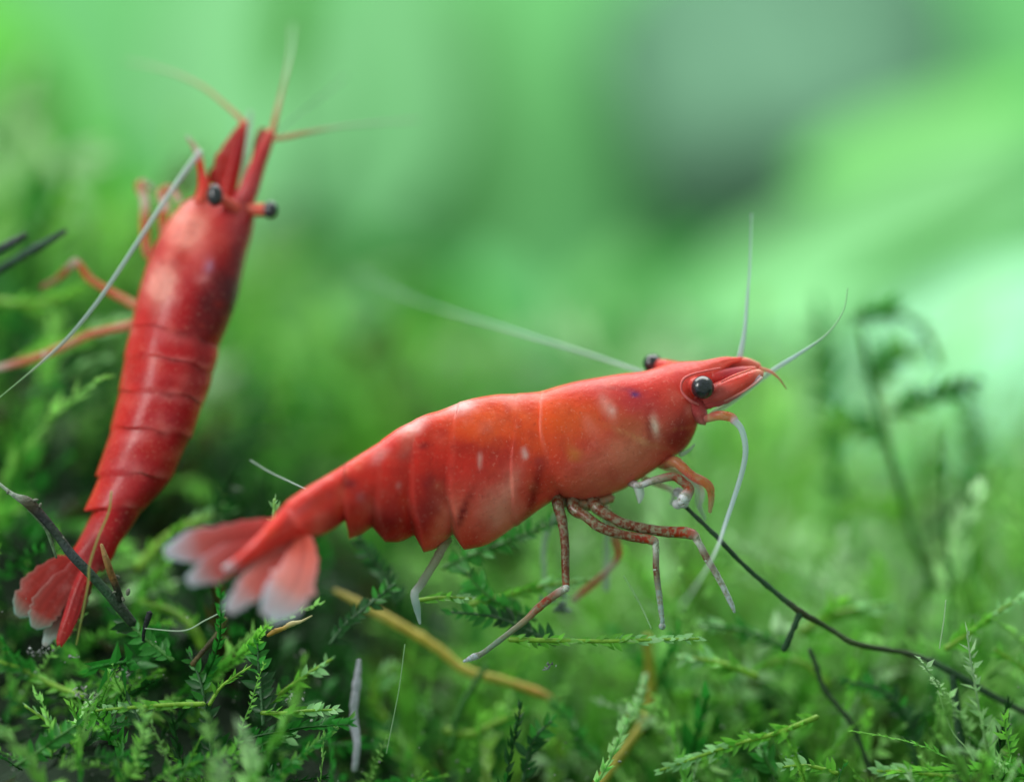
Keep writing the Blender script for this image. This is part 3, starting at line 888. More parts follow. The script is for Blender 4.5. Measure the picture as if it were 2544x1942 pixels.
def crumbs(x, y, Y, n, spread, r, label, col=(215, 215, 220)):
    mb = MB()
    for _ in range(n):
        q = r * random.uniform(.5, 1.3)
        q *= 0.62; g = random.uniform(.45, 1)
        ball(mb, x + random.gauss(0, spread), y + random.gauss(0, spread * .55), Y + random.uniform(-.03, .03), q * random.uniform(.8, 2.2), q * random.uniform(.3, .8), q, lin(*[v * g for v in col]), random.uniform(0, 180), 5, 3)
    tag(mb.build('debris', M_crumb, smooth=False), label, 'debris', 'pale debris caught in the moss')


crumbs(96, 1620, -.25, 22, 15, 5, 'white crumbly debris just below the upright shrimp tail fan')
crumbs(172, 1634, -.2, 10, 9, 5, 'small white debris right of the crumbly patch under the tail')
crumbs(205, 1722, -.2, 14, 12, 9, 'pale debris at the left end of the level bright frond', (205, 205, 205))
crumbs(735, 1730, -.15, 12, 14, 5, 'pale specks on the frond left of the white strand')
crumbs(1362, 1657, -.1, 9, 12, 6, 'white speck hanging below the long level frond', (200, 210, 210))
crumbs(1400, 1500, .45, 16, 26, 15, 'pale bluish blob behind the bent knee of the hind leg', (195, 215, 220))
crumbs(310, 1680, -.2, 12, 20, 5, 'scattered pale specks among the moss left of the dark frond', (200, 205, 200))
crumbs(1975, 1862, -.15, 9, 14, 4, 'tiny pale branching speck at the bottom right', (170, 200, 190))

mb = MB()
for _ in range(420):
    Y = random.uniform(-0.9, 0.7); x = random.uniform(-2.9, 2.9)
    sx = x / ((D + Y) / D / PX) + CX
    sy = ground_y(sx, Y) - random.uniform(20, 330)
    q = abs(random.gauss(0, 1.6)) + 1.2
    g = random.uniform(.5, 1)
    ball(mb, sx, sy, Y, q, q * random.uniform(.4, 1), q, lin(200 * g, 205 * g, 195 * g), random.uniform(0, 180), 6, 4)
tag(mb.build('fine_debris', M_crumb, smooth=False), 'fine pale specks caught all over the moss', 'debris', kind='stuff')

# ------------------------------------------------------------------ shrimps
RED, RUST, PALE = lin(205, 50, 42), lin(112, 50, 26), lin(200, 205, 215)


def leg(root, pts, cols, mat=None, name='leg', n=10, label=None, joints=()):
    mb = MB(); tube(mb, [(q[0], q[1], q[2], q[3] * 1.14) for q in pts], cols, n=n, sub=6, rag=0.035)
    for (x, y, Y, r, c) in joints:
        ball(mb, x, y, Y, r, r, r, c, nu=12, nv=8)
    o = mb.build(name, mat or M_leg, root)
    if label: o['label'] = label
    return o


def spots(n, x0, y0, x1, y1, pal):
    out = []
    for _ in range(n):
        r = random.uniform(5, 24)
        out.append((random.uniform(x0, x1), random.uniform(y0, y1), r * random.uniform(.7, 1.6), r * random.uniform(.5, 1.1), random.uniform(0, 180), random.choice(pal), random.uniform(.12, .42)))
    return out


spotA = spots(260, 660, 900, 1740, 1370, [(180, 34, 36), (240, 124, 92), (200, 50, 56), (244, 150, 138), (238, 92, 60), (240, 130, 116)])
spotB = spots(180, 220, 470, 640, 1420, [(140, 22, 30), (222, 100, 90), (150, 34, 46), (226, 120, 116), (210, 50, 40)])

# --- the shrimp walking to the right
A = thing('shrimp', P(1400, 1330, 0), 'red orange shrimp seen from the side, walking right on thin legs over moss', 'shrimp', 'red shrimps on the moss')
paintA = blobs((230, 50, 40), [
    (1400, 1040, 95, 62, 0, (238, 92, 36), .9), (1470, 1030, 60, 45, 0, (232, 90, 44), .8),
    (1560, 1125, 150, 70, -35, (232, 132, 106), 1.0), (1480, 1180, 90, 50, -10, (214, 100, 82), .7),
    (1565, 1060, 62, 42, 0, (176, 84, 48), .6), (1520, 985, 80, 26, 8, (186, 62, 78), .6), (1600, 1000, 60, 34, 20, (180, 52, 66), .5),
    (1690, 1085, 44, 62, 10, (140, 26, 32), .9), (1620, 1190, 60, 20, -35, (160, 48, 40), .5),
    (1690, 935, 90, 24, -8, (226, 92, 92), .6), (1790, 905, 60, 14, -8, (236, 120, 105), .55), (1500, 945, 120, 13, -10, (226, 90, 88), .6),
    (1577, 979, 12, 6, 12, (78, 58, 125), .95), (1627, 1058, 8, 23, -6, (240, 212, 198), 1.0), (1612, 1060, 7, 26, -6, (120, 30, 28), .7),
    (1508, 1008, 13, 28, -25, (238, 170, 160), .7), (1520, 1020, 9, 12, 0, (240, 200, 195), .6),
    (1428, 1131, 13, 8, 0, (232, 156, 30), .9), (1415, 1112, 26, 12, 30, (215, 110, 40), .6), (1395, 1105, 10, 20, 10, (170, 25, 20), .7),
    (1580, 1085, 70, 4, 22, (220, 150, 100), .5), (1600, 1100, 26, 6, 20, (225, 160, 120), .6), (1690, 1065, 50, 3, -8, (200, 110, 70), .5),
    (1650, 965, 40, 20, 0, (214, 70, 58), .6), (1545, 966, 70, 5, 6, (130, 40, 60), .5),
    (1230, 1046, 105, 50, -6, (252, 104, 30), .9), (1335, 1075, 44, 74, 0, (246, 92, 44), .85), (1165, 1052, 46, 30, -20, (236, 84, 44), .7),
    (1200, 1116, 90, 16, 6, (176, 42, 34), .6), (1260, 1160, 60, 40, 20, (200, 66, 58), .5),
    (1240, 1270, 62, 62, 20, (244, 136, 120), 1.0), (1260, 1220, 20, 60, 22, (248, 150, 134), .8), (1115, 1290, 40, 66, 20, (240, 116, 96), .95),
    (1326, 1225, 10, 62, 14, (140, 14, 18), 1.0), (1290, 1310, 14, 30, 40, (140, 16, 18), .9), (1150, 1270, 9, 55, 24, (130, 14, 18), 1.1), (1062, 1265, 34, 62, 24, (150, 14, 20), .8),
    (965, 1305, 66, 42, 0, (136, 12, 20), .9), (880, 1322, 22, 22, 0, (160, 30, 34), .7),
    (1150, 1010, 34, 16, -10, (248, 176, 176), 1.1), (1026, 1062, 30, 15, -28, (248, 176, 176), 1.1), (945, 1130, 26, 13, -35, (238, 150, 155), .75), (1262, 988, 40, 9, 0, (240, 130, 120), .5),  # pink sheen of the top light painted along the upper back
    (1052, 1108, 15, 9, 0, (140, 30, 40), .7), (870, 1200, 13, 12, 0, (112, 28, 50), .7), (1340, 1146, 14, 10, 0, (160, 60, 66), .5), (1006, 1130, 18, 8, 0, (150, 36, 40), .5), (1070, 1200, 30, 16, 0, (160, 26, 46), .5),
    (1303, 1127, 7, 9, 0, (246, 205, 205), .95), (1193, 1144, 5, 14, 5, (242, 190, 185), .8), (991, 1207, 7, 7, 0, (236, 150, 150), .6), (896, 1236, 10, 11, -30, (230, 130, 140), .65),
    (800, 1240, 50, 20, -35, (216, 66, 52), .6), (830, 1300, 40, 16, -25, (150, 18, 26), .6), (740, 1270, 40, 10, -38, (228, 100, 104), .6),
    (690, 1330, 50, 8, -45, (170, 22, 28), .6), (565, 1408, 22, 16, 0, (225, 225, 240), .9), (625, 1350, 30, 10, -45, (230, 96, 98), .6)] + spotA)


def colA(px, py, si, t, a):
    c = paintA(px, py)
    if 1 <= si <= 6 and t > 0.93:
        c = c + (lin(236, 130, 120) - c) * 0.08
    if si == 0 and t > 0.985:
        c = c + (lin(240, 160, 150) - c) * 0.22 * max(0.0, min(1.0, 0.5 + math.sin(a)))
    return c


segsA = [
    # rostrum and head to the rear edge of the carapace
    [(1842, 889, 1840, 897, .12, 3), (1800, 888, 1806, 918, .12, 14), (1745, 898, 1772, 984, .13, 34), (1705, 900, 1742, 1036, .14, 60), (1668, 903, 1728, 1076, .14, 76), (1630, 914, 1706, 1112, .14, 86),
     (1593, 924, 1668, 1140, .14, 92), (1545, 929, 1610, 1178, .13, 97), (1490, 937, 1548, 1216, .12, 101), (1430, 947, 1480, 1238, .11, 104, 8), (1385, 958, 1428, 1240, .1, 106, 12), (1345, 970, 1396, 1234, .1, 107, 22)],
    [(1341, 972, 1391, 1233, .1, 106, 21), (1318, 974, 1345, 1262, .09, 106, 16), (1287, 976, 1283, 1308, .08, 110, 14)],
    [(1284, 977.5, 1279, 1307, .08, 109.3, 14), (1235, 979, 1235, 1338, .06, 110, 14), (1185, 987, 1200, 1356, .03, 110, 22), (1142, 998, 1152, 1366, .0, 108, 28)],
    [(1138, 1001, 1126, 1326, .0, 107.3, 27), (1092, 1019, 1100, 1350, -.04, 103, 18), (1060, 1028, 1080, 1364, -.08, 100, 16), (1032, 1040, 1054, 1371, -.11, 97, 16)],
    [(1028, 1043.5, 1028, 1330, -.11, 96.2, 15), (990, 1063, 992, 1346, -.17, 88, 10), (949, 1092, 956, 1347, -.22, 82, 12)],
    [(945, 1096, 928, 1308, -.23, 81.2, 12), (905, 1121, 900, 1326, -.29, 72, 10), (858, 1151, 871, 1338, -.36, 66, 10)],
    [(855, 1154, 860, 1292, -.37, 65.2, 9), (800, 1187, 826, 1316, -.45, 52, 4), (750, 1217, 790, 1331, -.54, 44, 0), (712, 1244, 766, 1330, -.6, 36, 0)],
    [(704, 1256, 752, 1330, -.6, 26, 0), (664, 1302, 704, 1348, -.68, 16, 0), (622, 1347, 652, 1378, -.76, 11, 0), (580, 1386, 600, 1408, -.84, 8, 0), (552, 1408, 562, 1420, -.88, 5, 0)],
]
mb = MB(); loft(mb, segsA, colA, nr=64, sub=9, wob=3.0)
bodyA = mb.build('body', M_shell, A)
# tail fan
def blade(root, cl, widths, Ys, base, tip, name='tail_fan_blade', th=3, streak=None, edge=(228, 230, 252)):
    st = []
    full = crom(np.array([(x, y, wd, Y) for (x, y), wd, Y in zip(cl, widths, Ys)], float), 5)
    cl, widths, Ys = full[:, :2], full[:, 2] * (1 + 0.08 * rng.normal(size=len(full))), full[:, 3]
    tg = np.gradient(cl, axis=0)
    for (x, y), wd, Y, (tx, ty) in zip(cl, widths, Ys, tg):
        L = math.hypot(tx, ty); nxx, nyy = -ty / L, tx / L
        st.append((x + nxx * wd, y + nyy * wd, x - nxx * wd, y - nyy * wd, Y, th, 0))
    cb, ct, ce = lin(*base), lin(*tip), lin(*edge)

    def f(px, py, si, t, a):
        c = cb + (ct - cb) * (t ** 2.2)
        c = c + (ce - c) * (0.8 * abs(math.sin(a)) ** 5 * min(1, t * 1.3) * (0.3 + 0.7 * t) + 0.9 * (max(0, t - 0.66) / 0.34) ** 0.8)
        rib = math.exp(-(math.sin(a) / 0.16) ** 2) * (1 - t) * 0.6
        ray = 0.10 * math.sin(math.asin(max(-1, min(1, math.sin(a)))) * 11)
        c = c * (1 + ray) + (lin(176, 24, 26) - c) * rib
        return np.clip(c, 0, 1)
    mb = MB(); loft(mb, [st], f, nr=48, sub=2)
    return mb.build(name, M_fan, root)


blade(A, [(715, 1296), (630, 1322), (545, 1342), (475, 1358), (410, 1374)], [18, 30, 38, 38, 16], [-.6, -.7, -.8, -.86, -.9], (240, 88, 86), (240, 165, 165))
blade(A, [(690, 1320), (620, 1360), (560, 1394), (510, 1422), (466, 1446)], [18, 33, 40, 32, 12], [-.64, -.73, -.82, -.9, -.94], (240, 84, 84), (242, 170, 170))
blade(A, [(752, 1318), (752, 1370), (738, 1425), (708, 1480), (664, 1534)], [16, 34, 50, 58, 26], [-.6, -.68, -.78, -.88, -.96], (248, 110, 92), (242, 210, 210))
blade(A, [(728, 1335), (690, 1380), (650, 1430), (608, 1474), (565, 1518)], [18, 34, 40, 33, 12], [-.62, -.7, -.8, -.9, -.97], (244, 96, 88), (244, 175, 168))
# eyes
def eye(root, x, y, Y, r, stalk, ry=None, scol=(214, 72, 66)):
    mb = MB(); ball(mb, x, y, Y, r, ry or r, r, lin(20, 20, 25), nu=28, nv=20)
    o = mb.build('eye', M_eye, root)
    mb = MB(); tube(mb, stalk, lin(*scol), n=14, sub=5)
    mb.build('eye_stalk', M_shell, o)
    return o


eye(A, 1746, 962, -.015, 29, [(1715, 958, .10, 26), (1730, 960, .04, 25), (1742, 962, -.005, 22)])
eye(A, 1622, 903, .36, 24, [(1690, 918, .2, 20), (1660, 912, .3, 19), (1632, 906, .345, 16)])
mb = MB(); tube(mb, [(1790, 914, .05, 2.5), (1760, 920, .02, 2.5), (1725, 928, .0, 2.5), (1700, 940, -.02, 3.5), (1692, 958, -.02, 3), (1696, 976, -.02, 3), (1715, 995, -.02, 4), (1735, 1005, .0, 3)], lin(214, 110, 112), n=8)
mb.build('eye_socket', M_shell, A)
# antennule peduncles, antenna scale
def rod(root, name, pts, cols, mat=None, n=14):
    mb = MB(); tube(mb, pts, cols, n=n, sub=6)
    return mb.build(name, mat or M_shell, root)


rod(A, 'feeler_base', [(1745, 990, .1, 27), (1790, 974, .06, 27), (1832, 956, .05, 24), (1868, 938, .05, 19), (1890, 927, .05, 12)], [lin(205, 80, 80), lin(222, 100, 96), lin(226, 84, 72), lin(226, 92, 80), lin(235, 150, 130)])
rod(A, 'feeler_base', [(1750, 922, .17, 24), (1806, 910, .17, 21), (1850, 904, .17, 17), (1886, 910, .17, 9)], [lin(205, 60, 60), lin(216, 84, 80), lin(228, 108, 95), lin(235, 140, 120)])
blade(A, [(1740, 1010), (1790, 990), (1840, 962), (1890, 934)], [10, 18, 15, 5], [.06, .04, .03, .03], (214, 84, 84), (230, 170, 165), 'feeler_scale', 6)
rod(A, 'feeler_base', [(1770, 938, .1, 17), (1830, 926, .1, 15), (1876, 917, .1, 8)], [lin(212, 70, 66), lin(190, 80, 92), lin(222, 120, 105)])
rod(A, 'feeler_scale', [(1800, 996, .03, 3), (1840, 976, .02, 3.2), (1870, 957, .02, 3.2), (1892, 938, .02, 4)], [lin(230, 150, 145), lin(232, 140, 132), lin(236, 160, 155), lin(240, 205, 205)])
rod(A, 'feeler_scale', [(1792, 948, .005, 2.5), (1826, 932, .0, 3), (1866, 918, .01, 2.5)], [lin(216, 100, 100), lin(232, 120, 110), lin(236, 140, 122)])
# mouth: cheek below the eye
rod(A, 'mouthpart', [(1712, 1000, .06, 30), (1735, 1026, .06, 24), (1748, 1048, .06, 12)], [lin(190, 60, 62), lin(196, 80, 84), lin(205, 120, 120)])
# feelers
BL = lin(196, 212, 226)
rod(A, 'feeler', [(1838, 888, .2, 8), (1850, 822, .22, 5.5), (1857, 740, .25, 4), (1863, 660, .3, 2.6), (1867, 530, .4, 1.2)], BL, M_pale)
rod(A, 'feeler', [(1768, 1030, .2, 8), (1830, 988, .2, 8), (1895, 938, .19, 7), (1940, 907, .17, 6), (1983, 880, .15, 4.5), (2054, 830, .12, 2.2), (2095, 772, .1, 1.6), (2106, 715, .1, 1.0)],
    [lin(200, 205, 190), lin(190, 215, 200), lin(205, 225, 220), BL, BL, lin(190, 220, 195), lin(170, 210, 170), lin(150, 200, 150)], M_pale)
rod(A, 'feeler', [(1600, 925, .45, 4.5), (1563, 913, .5, 4.5), (1480, 885, .65, 4.2), (1364, 849, .8, 4), (1250, 814, 1.05, 3.6), (1156, 786, 1.25, 3.2), (1017, 740, 1.7, 2.4), (880, 672, 2.4, 1.3)], lin(190, 216, 216), M_pale)
rod(A, 'feeler', [(1886, 915, .15, 6), (1912, 922, .12, 4.5), (1935, 940, .1, 3), (1954, 966, .08, 1.5)], [lin(226, 96, 80), lin(220, 96, 80), lin(190, 110, 80), lin(160, 130, 90)], M_pale)
rod(A, 'feeler', [(1755, 1040, .02, 10), (1785, 1032, -.04, 12), (1815, 1036, -.06, 12), (1826, 1046, -.07, 11)], [lin(205, 120, 115), lin(214, 80, 72), lin(206, 70, 62), lin(220, 190, 195)], M_pale)
rod(A, 'feeler', [(1822, 1042, -.07, 9.5), (1842, 1066, -.08, 8), (1852, 1109, -.09, 7.5), (1848, 1153, -.09, 7), (1832, 1211, -.1, 6.5), (1803, 1298, -.22, 5.5), (1782, 1360, -.4, 4.2), (1745, 1430, -.7, 3), (1690, 1510, -1.1, 2)],
    [lin(225, 225, 235), BL, BL, BL, BL, BL, lin(205, 222, 220), lin(180, 205, 190), lin(170, 200, 180)], M_pale)
# legs, near side
W_ = lin(214, 216, 212)
WHT = lin(226, 222, 218)
leg(A, [(1384, 1236, .05, 14), (1388, 1262, .02, 12), (1397, 1296, .0, 11), (1403, 1345, -.02, 10), (1405, 1411, -.04, 9), (1406, 1458, -.05, 8)], [RUST, RUST, RUST, RUST, RUST, lin(160, 80, 50)])
leg(A, [(1406, 1460, -.05, 9), (1372, 1482, -.06, 9), (1338, 1509, -.07, 9), (1303, 1542, -.08, 7), (1245, 1587, -.1, 6.5), (1200, 1621, -.11, 6), (1180, 1630, -.12, 8), (1152, 1642, -.13, 3)],
    [W_, lin(150, 70, 45), lin(158, 76, 50), lin(150, 130, 100), lin(130, 150, 130), lin(150, 165, 155), lin(205, 210, 225), lin(205, 215, 235)], name='leg', joints=[(1406, 1461, -.06, 10, W_)])
leg(A, [(1420, 1240, .08, 16), (1428, 1266, .04, 14), (1458, 1284, .0, 12), (1491, 1309, -.03, 12), (1552, 1329, -.05, 11), (1617, 1341, -.06, 11), (1629, 1354, -.06, 8), (1630, 1411, -.05, 7), (1638, 1480, -.05, 7), (1646, 1548, -.06, 5)],
    [RUST, RUST, lin(120, 60, 35), RUST, RUST, lin(170, 72, 52), W_, RUST, lin(150, 170, 165), lin(160, 180, 185)], joints=[(1630, 1414, -.05, 8, W_), (1645, 1555, -.06, 9, lin(170, 190, 200))])
leg(A, [(1470, 1240, .1, 16), (1484, 1262, .05, 14), (1515, 1282, .02, 12), (1556, 1302, .0, 12), (1634, 1318, -.03, 12), (1714, 1325, -.05, 12), (1734, 1345, -.05, 8), (1756, 1386, -.05, 8), (1785, 1435, -.04, 7), (1814, 1493, -.03, 6), (1825, 1520, -.03, 3)],
    [RUST, RUST, lin(125, 60, 38), RUST, RUST, lin(180, 80, 62), W_, RUST, lin(190, 195, 195), lin(185, 195, 205), lin(180, 195, 205)], joints=[(1757, 1389, -.05, 9, W_), (1720, 1326, -.05, 9, W_)])
# far legs
leg(A, [(1490, 1235, .3, 12), (1518, 1300, .4, 10), (1530, 1345, .42, 10), (1537, 1378, .42, 9), (1519, 1407, .44, 8), (1487, 1439, .45, 9), (1454, 1466, .46, 9), (1425, 1490, .46, 7)],
    [lin(190, 150, 130), lin(190, 170, 160), lin(205, 90, 75), lin(212, 60, 50), lin(215, 190, 185), lin(196, 110, 95), lin(206, 80, 64), lin(190, 160, 150)], M_pale)
leg(A, [(1400, 1250, .3, 8), (1360, 1320, .5, 7), (1350, 1370, .55, 6), (1352, 1410, .55, 6), (1352, 1460, .55, 5)], lin(190, 210, 205), M_pale)
leg(A, [(1500, 1250, .45, 9), (1508, 1320, .55, 8), (1507, 1380, .6, 8), (1507, 1420, .6, 8), (1506, 1465, .6, 7)], lin(190, 212, 205), M_pale)
leg(A, [(1112, 1340, .05, 10), (1098, 1362, -.1, 10), (1082, 1392, -.12, 10), (1045, 1452, -.14, 9), (1030, 1474, -.15, 9), (1036, 1509, -.14, 8), (1043, 1548, -.13, 3)],
    [lin(190, 150, 140), lin(160, 130, 130), lin(160, 130, 130), lin(170, 165, 165), lin(225, 228, 235), lin(175, 200, 200), lin(205, 220, 225)], M_pale)
# front claws
leg(A, [(1640, 1150, .12, 14), (1676, 1147, .05, 13), (1695, 1160, .02, 11), (1722, 1183, .0, 10), (1758, 1203, .0, 10), (1767, 1230, .02, 8), (1764, 1272, .04, 4)],
    [RED, lin(214, 92, 80), lin(214, 72, 50), lin(214, 66, 46), lin(218, 76, 52), lin(196, 92, 66), lin(190, 150, 120)], M_pale, 'claw_leg')
leg(A, [(1560, 1195, .1, 10), (1586, 1205, .02, 7), (1636, 1190, .0, 9), (1674, 1184, .0, 10), (1700, 1200, .0, 10), (1712, 1216, .0, 12), (1700, 1236, .0, 14), (1690, 1250, .0, 8)],
    [lin(200, 130, 115), lin(205, 205, 215), lin(170, 150, 140), lin(150, 70, 48), lin(150, 66, 44), lin(170, 90, 70), lin(225, 228, 235), lin(215, 222, 230)], M_leg, 'claw_leg')
leg(A, [(1575, 1200, .05, 8), (1588, 1215, .04, 11), (1590, 1235, .04, 8), (1588, 1250, .04, 2)], lin(215, 222, 228), M_pale, 'claw_leg')
leg(A, [(1700, 1180, .1, 8), (1730, 1210, .12, 7), (1735, 1250, .14, 7), (1752, 1290, .16, 4)], lin(190, 205, 195), M_veil, 'claw_leg')
leg(A, [(1650, 1160, .22, 8), (1690, 1175, .22, 7), (1730, 1200, .22, 7), (1745, 1225, .22, 6), (1738, 1262, .22, 4)], [lin(200, 120, 100), lin(200, 150, 130), lin(205, 120, 95), WHT, lin(190, 200, 190)], M_pale, 'claw_leg')
leg(A, [(1600, 1190, .2, 8), (1640, 1205, .2, 7), (1672, 1222, .2, 6), (1668, 1252, .2, 4)], [lin(190, 120, 100), lin(190, 150, 130), WHT, lin(205, 212, 215)], M_pale, 'claw_leg')
leg(A, [(1690, 1130, .1, 6), (1712, 1118, .1, 4), (1725, 1104, .1, 2)], lin(190, 205, 195), M_pale, 'claw_leg')
# joints of the legs under the chest
leg(A, [(1375, 1235, .1, 10), (1420, 1250, .1, 13), (1470, 1252, .1, 13), (1520, 1236, .1, 10)], lin(170, 120, 90), M_leg, 'leg_base')

# --- the shrimp climbing, seen from its back
B = thing('shrimp', P(230, 1420, .4), 'dark red shrimp seen from its back, climbing upright at the left', 'shrimp', 'red shrimps on the moss')
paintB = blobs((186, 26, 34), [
    (556, 742, 62, 74, 14, (66, 20, 32), 1.3), (520, 815, 44, 40, 10, (90, 24, 34), .8), (596, 630, 24, 90, 8, (90, 28, 40), .8), (520, 700, 40, 60, 0, (150, 40, 46), .5), (585, 560, 30, 50, 0, (176, 74, 82), .6),  # dark blobs right on the carapace: shade put into the shell colour
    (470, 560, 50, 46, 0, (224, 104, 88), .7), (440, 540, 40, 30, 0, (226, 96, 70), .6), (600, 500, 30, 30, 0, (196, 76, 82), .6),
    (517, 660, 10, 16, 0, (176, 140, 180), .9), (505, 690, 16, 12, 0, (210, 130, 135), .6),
    (402, 705, 28, 44, 12, (236, 150, 140), 1.9), (455, 640, 24, 30, 0, (200, 34, 26), .9), (462, 570, 44, 46, 12, (238, 140, 128), 1.5), (500, 640, 24, 40, 10, (214, 100, 100), .6), (418, 640, 10, 18, 20, (222, 120, 110), .5),  # large pale patches: reflections on the shell, painted into its colour
    (425, 835, 48, 20, 10, (214, 104, 108), .6), (440, 893, 50, 10, 4, (206, 84, 90), .55), (440, 940, 60, 14, 6, (206, 70, 74), .5), (410, 985, 50, 14, 4, (214, 110, 114), .6), (400, 1040, 46, 22, 6, (196, 66, 80), .5),  # pale bands from here down the segments: soft reflections painted in
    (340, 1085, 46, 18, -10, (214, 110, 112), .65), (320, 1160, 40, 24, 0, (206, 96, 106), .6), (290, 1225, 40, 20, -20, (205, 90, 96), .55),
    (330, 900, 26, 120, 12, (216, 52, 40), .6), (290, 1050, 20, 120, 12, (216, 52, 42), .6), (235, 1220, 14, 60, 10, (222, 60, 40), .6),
    (500, 930, 30, 90, 12, (140, 34, 42), .6), (450, 1110, 26, 60, 14, (120, 26, 36), .6), (380, 1240, 26, 70, 32, (110, 22, 34), .7), (340, 1270, 14, 40, 32, (200, 50, 36), .5), (320, 1300, 26, 40, 35, (110, 24, 40), .6),  # right flank darkened in colour, as the side turned from the light
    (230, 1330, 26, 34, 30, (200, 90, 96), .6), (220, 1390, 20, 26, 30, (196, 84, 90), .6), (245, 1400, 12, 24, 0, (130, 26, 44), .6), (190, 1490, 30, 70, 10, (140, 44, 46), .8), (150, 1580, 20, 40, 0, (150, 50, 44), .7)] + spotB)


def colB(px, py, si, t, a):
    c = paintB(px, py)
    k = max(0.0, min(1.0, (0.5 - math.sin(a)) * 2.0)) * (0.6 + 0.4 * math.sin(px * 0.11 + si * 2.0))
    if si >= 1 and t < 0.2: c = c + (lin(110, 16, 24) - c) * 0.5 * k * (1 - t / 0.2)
    elif t > 0.8 and 0 < si < 7: c = c + (lin(226, 128, 126) - c) * 0.42 * k * (t - 0.8) / 0.2  # pale rear band per segment, a soft highlight put into the colour
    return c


segsB = [
    [(560, 470, 600, 474, .66, 8), (520, 488, 634, 505, .66, 34), (470, 498, 636, 535, .66, 60), (428, 538, 632, 560, .65, 82), (396, 590, 624, 596, .63, 98), (375, 632, 614, 630, .61, 106),
     (355, 690, 602, 686, .58, 112), (340, 745, 590, 742, .55, 114, -10), (330, 785, 570, 800, .53, 112, -16), (325, 806, 545, 857, .51, 110, -18)],
    [(327, 812, 543, 862, .51, 108, -17), (316, 850, 541, 888, .48, 106, -14), (308, 884, 532, 920, .46, 106, -16)],
    [(310, 890, 529, 924, .46, 104, -15), (302, 930, 522, 958, .44, 104, -12), (295, 968, 508, 998, .42, 103, -14)],
    [(297, 974, 505, 1002, .42, 101.2, -13), (286, 1015, 494, 1032, .4, 99, -10), (274, 1062, 476, 1086, .38, 95, -12)],
    [(277, 1068, 472, 1090, .38, 93, -12), (262, 1110, 452, 1130, .36, 90, -10), (238, 1178, 426, 1190, .34, 82, -12)],
    [(246, 1182, 420, 1196, .34, 79.5, -11), (230, 1220, 394, 1226, .32, 72, -6), (208, 1266, 360, 1262, .3, 64, -8)],
    [(231, 1270, 352, 1268, .3, 61.5, -8), (208, 1316, 326, 1310, .28, 50, -4), (188, 1354, 300, 1346, .26, 42, -4), (170, 1385, 276, 1392, .24, 32, 0), (180, 1410, 254, 1416, .22, 20, 0)],
    [(196, 1412, 246, 1416, .2, 14, 0), (178, 1460, 222, 1452, .16, 10, 0), (156, 1530, 196, 1530, .12, 8, 0), (142, 1580, 172, 1582, .1, 6, 0), (144, 1600, 156, 1602, .09, 3, 0)],
]
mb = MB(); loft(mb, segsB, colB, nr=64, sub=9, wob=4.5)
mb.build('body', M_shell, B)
blade(B, [(190, 1390), (130, 1430), (90, 1470), (62, 1505), (42, 1530)], [22, 40, 44, 36, 10], [.22, .2, .18, .16, .15], (190, 50, 46), (180, 70, 55), edge=(150, 175, 165))
blade(B, [(195, 1405), (150, 1460), (120, 1500), (100, 1535), (84, 1560)], [20, 34, 38, 33, 10], [.19, .17, .15, .13, .12], (180, 48, 46), (176, 66, 50), edge=(150, 175, 165))
blade(B, [(200, 1420), (172, 1480), (150, 1530), (128, 1570), (110, 1604)], [12, 20, 22, 20, 6], [.21, .19, .18, .17, .16], (170, 60, 60), (190, 205, 205), edge=(190, 205, 205))
blade(B, [(232, 1420), (214, 1460), (196, 1500), (180, 1545), (170, 1580)], [10, 14, 18, 16, 5], [.22, .2, .19, .18, .17], (140, 34, 36), (150, 50, 38), edge=(140, 110, 90))
# eyes: one on the left of the head, one standing out to the right
eye(B, 534, 486, .47, 20, [(588, 520, .56, 16), (566, 505, .53, 15), (545, 492, .5, 13)], 28, (214, 92, 80))
eye(B, 671, 521, .58, 20, [(610, 522, .62, 18), (635, 521, .6, 17), (660, 521, .585, 17)], 22, (220, 100, 84))
# feeler bases and scales
rod(B, 'feeler_base', [(600, 510, .64, 26), (618, 470, .64, 26), (640, 410, .66, 21), (658, 365, .68, 18), (673, 328, .7, 12)], [lin(190, 72, 78), lin(196, 78, 84), lin(190, 60, 64), lin(196, 70, 72), lin(206, 90, 80)])
rod(B, 'feeler_base', [(560, 500, .64, 24), (572, 450, .66, 22), (588, 390, .68, 17), (600, 340, .7, 13), (608, 303, .71, 8)], [lin(196, 44, 40), lin(180, 34, 34), lin(160, 28, 34), lin(160, 28, 36), lin(210, 70, 60)])
blade(B, [(538, 462), (556, 412), (577, 362), (598, 312)], [27, 27, 19, 6], [.68, .69, .7, .71], (200, 44, 36), (206, 60, 48), 'feeler_scale', 6, edge=(196, 60, 50))
blade(B, [(630, 430), (640, 385), (648, 350), (652, 318)], [8, 14, 16, 6], [.72, .74, .75, .76], (160, 60, 40), (170, 66, 40), 'feeler_scale', 6, edge=(170, 60, 40))
rod(B, 'mouthpart', [(500, 505, .6, 22), (508, 470, .62, 18), (503, 434, .64, 11), (497, 402, .64, 9), (494, 382, .63, 9)], [lin(214, 92, 76), lin(206, 60, 50), lin(206, 50, 42), lin(206, 60, 50), lin(220, 190, 190)])
rod(B, 'mouthpart', [(494, 384, .63, 10), (480, 360, .63, 7), (464, 340, .63, 5)], [lin(220, 200, 200), lin(205, 150, 140), lin(190, 195, 180)], M_pale)
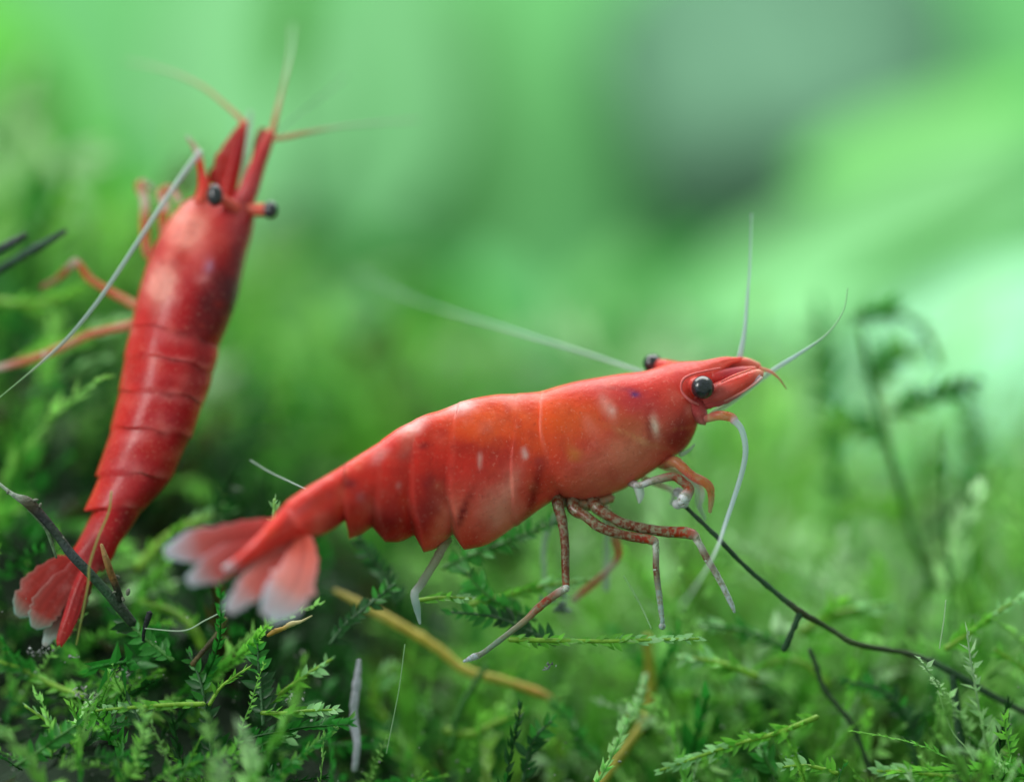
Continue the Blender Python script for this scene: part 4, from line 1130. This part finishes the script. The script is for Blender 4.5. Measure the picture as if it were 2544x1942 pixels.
# feelers
OR = lin(206, 96, 70)
rod(B, 'feeler', [(604, 306, .72, 8), (590, 288, .74, 6.5), (554, 256, .8, 5.5), (507, 218, .9, 5), (443, 186, 1.05, 4.5), (380, 166, 1.25, 4), (310, 152, 1.5, 3)], [lin(214, 80, 60), OR, lin(190, 120, 80), lin(180, 140, 100), lin(170, 170, 130), lin(170, 190, 150), lin(150, 190, 140)], M_pale)
rod(B, 'feeler', [(676, 330, .7, 9), (686, 286, .75, 7), (698, 237, .85, 5), (710, 186, .95, 4), (723, 120, 1.2, 3), (726, 60, 1.5, 2.5)], [lin(210, 90, 70), lin(200, 96, 76), lin(190, 130, 110), lin(180, 160, 140), lin(170, 190, 165), lin(170, 190, 165)], M_pale)
rod(B, 'feeler', [(678, 346, .68, 7), (715, 340, .7, 7), (761, 330, .72, 6), (841, 316, .85, 4), (920, 308, 1.0, 3.5), (1040, 298, 1.3, 3)], [lin(210, 96, 76), lin(200, 110, 80), lin(190, 120, 85), lin(180, 190, 160), lin(175, 200, 170), lin(170, 200, 170)], M_pale)
rod(B, 'feeler', [(690, 330, .8, 3), (740, 285, .95, 3), (800, 240, 1.15, 3), (860, 190, 1.4, 3)], lin(80, 150, 100), M_veil)
rod(B, 'feeler', [(600, 470, .75, 7), (612, 386, .8, 7), (618, 330, .85, 7), (622, 280, .9, 6)], lin(190, 210, 200), M_pale)
rod(B, 'feeler', [(498, 376, .55, 8), (450, 440, .45, 7), (402, 510, .35, 6.5), (340, 604, .25, 6), (290, 680, .2, 6), (240, 753, .15, 5.5), (174, 833, .1, 5), (109, 895, .08, 3.5), (50, 945, .05, 2), (-20, 1003, .0, 1.8)],
    [lin(200, 200, 205), lin(190, 200, 205), lin(190, 200, 205), lin(180, 195, 200), lin(180, 195, 198), lin(170, 190, 190), lin(160, 180, 175), lin(170, 180, 170), lin(140, 185, 130), lin(140, 185, 130)], M_pale)
# legs
ORL, WL = lin(206, 70, 42), lin(226, 196, 196)
leg(B, [(378, 770, .62, 12), (334, 757, .66, 12), (308, 742, .68, 11), (280, 728, .7, 10), (225, 694, .72, 9), (200, 662, .73, 9), (184, 652, .74, 9), (160, 677, .76, 9), (136, 696, .78, 8), (104, 714, .82, 7)],
    [RED, lin(206, 120, 70), lin(200, 110, 60), ORL, ORL, ORL, WL, ORL, lin(200, 150, 120), lin(190, 130, 100)], M_pale)
leg(B, [(370, 800, .6, 12), (322, 808, .62, 12), (269, 819, .64, 10), (218, 833, .66, 10), (176, 852, .68, 10), (109, 881, .7, 10), (50, 900, .72, 9), (-10, 915, .74, 7)],
    [RED, lin(214, 110, 90), lin(210, 84, 60), lin(206, 74, 52), lin(206, 120, 96), lin(206, 84, 60), lin(206, 84, 60), WL], M_pale, joints=[(112, 882, .69, 10, WL)])
leg(B, [(372, 640, .75, 12), (362, 600, .78, 12), (360, 545, .8, 12), (360, 500, .82, 11), (348, 462, .84, 12), (362, 458, .86, 9), (380, 472, .88, 8)],
    [RED, lin(206, 70, 52), lin(206, 74, 54), WL, lin(214, 90, 70), lin(205, 190, 175), lin(190, 200, 180)], M_pale)
leg(B, [(415, 600, .75, 12), (406, 560, .78, 12), (406, 530, .78, 12), (412, 515, .78, 12), (400, 480, .8, 11), (425, 470, .82, 9), (446, 500, .8, 8)],
    [RED, lin(206, 72, 52), lin(206, 72, 52), WL, lin(214, 100, 90), lin(214, 120, 110), WL], M_pale)
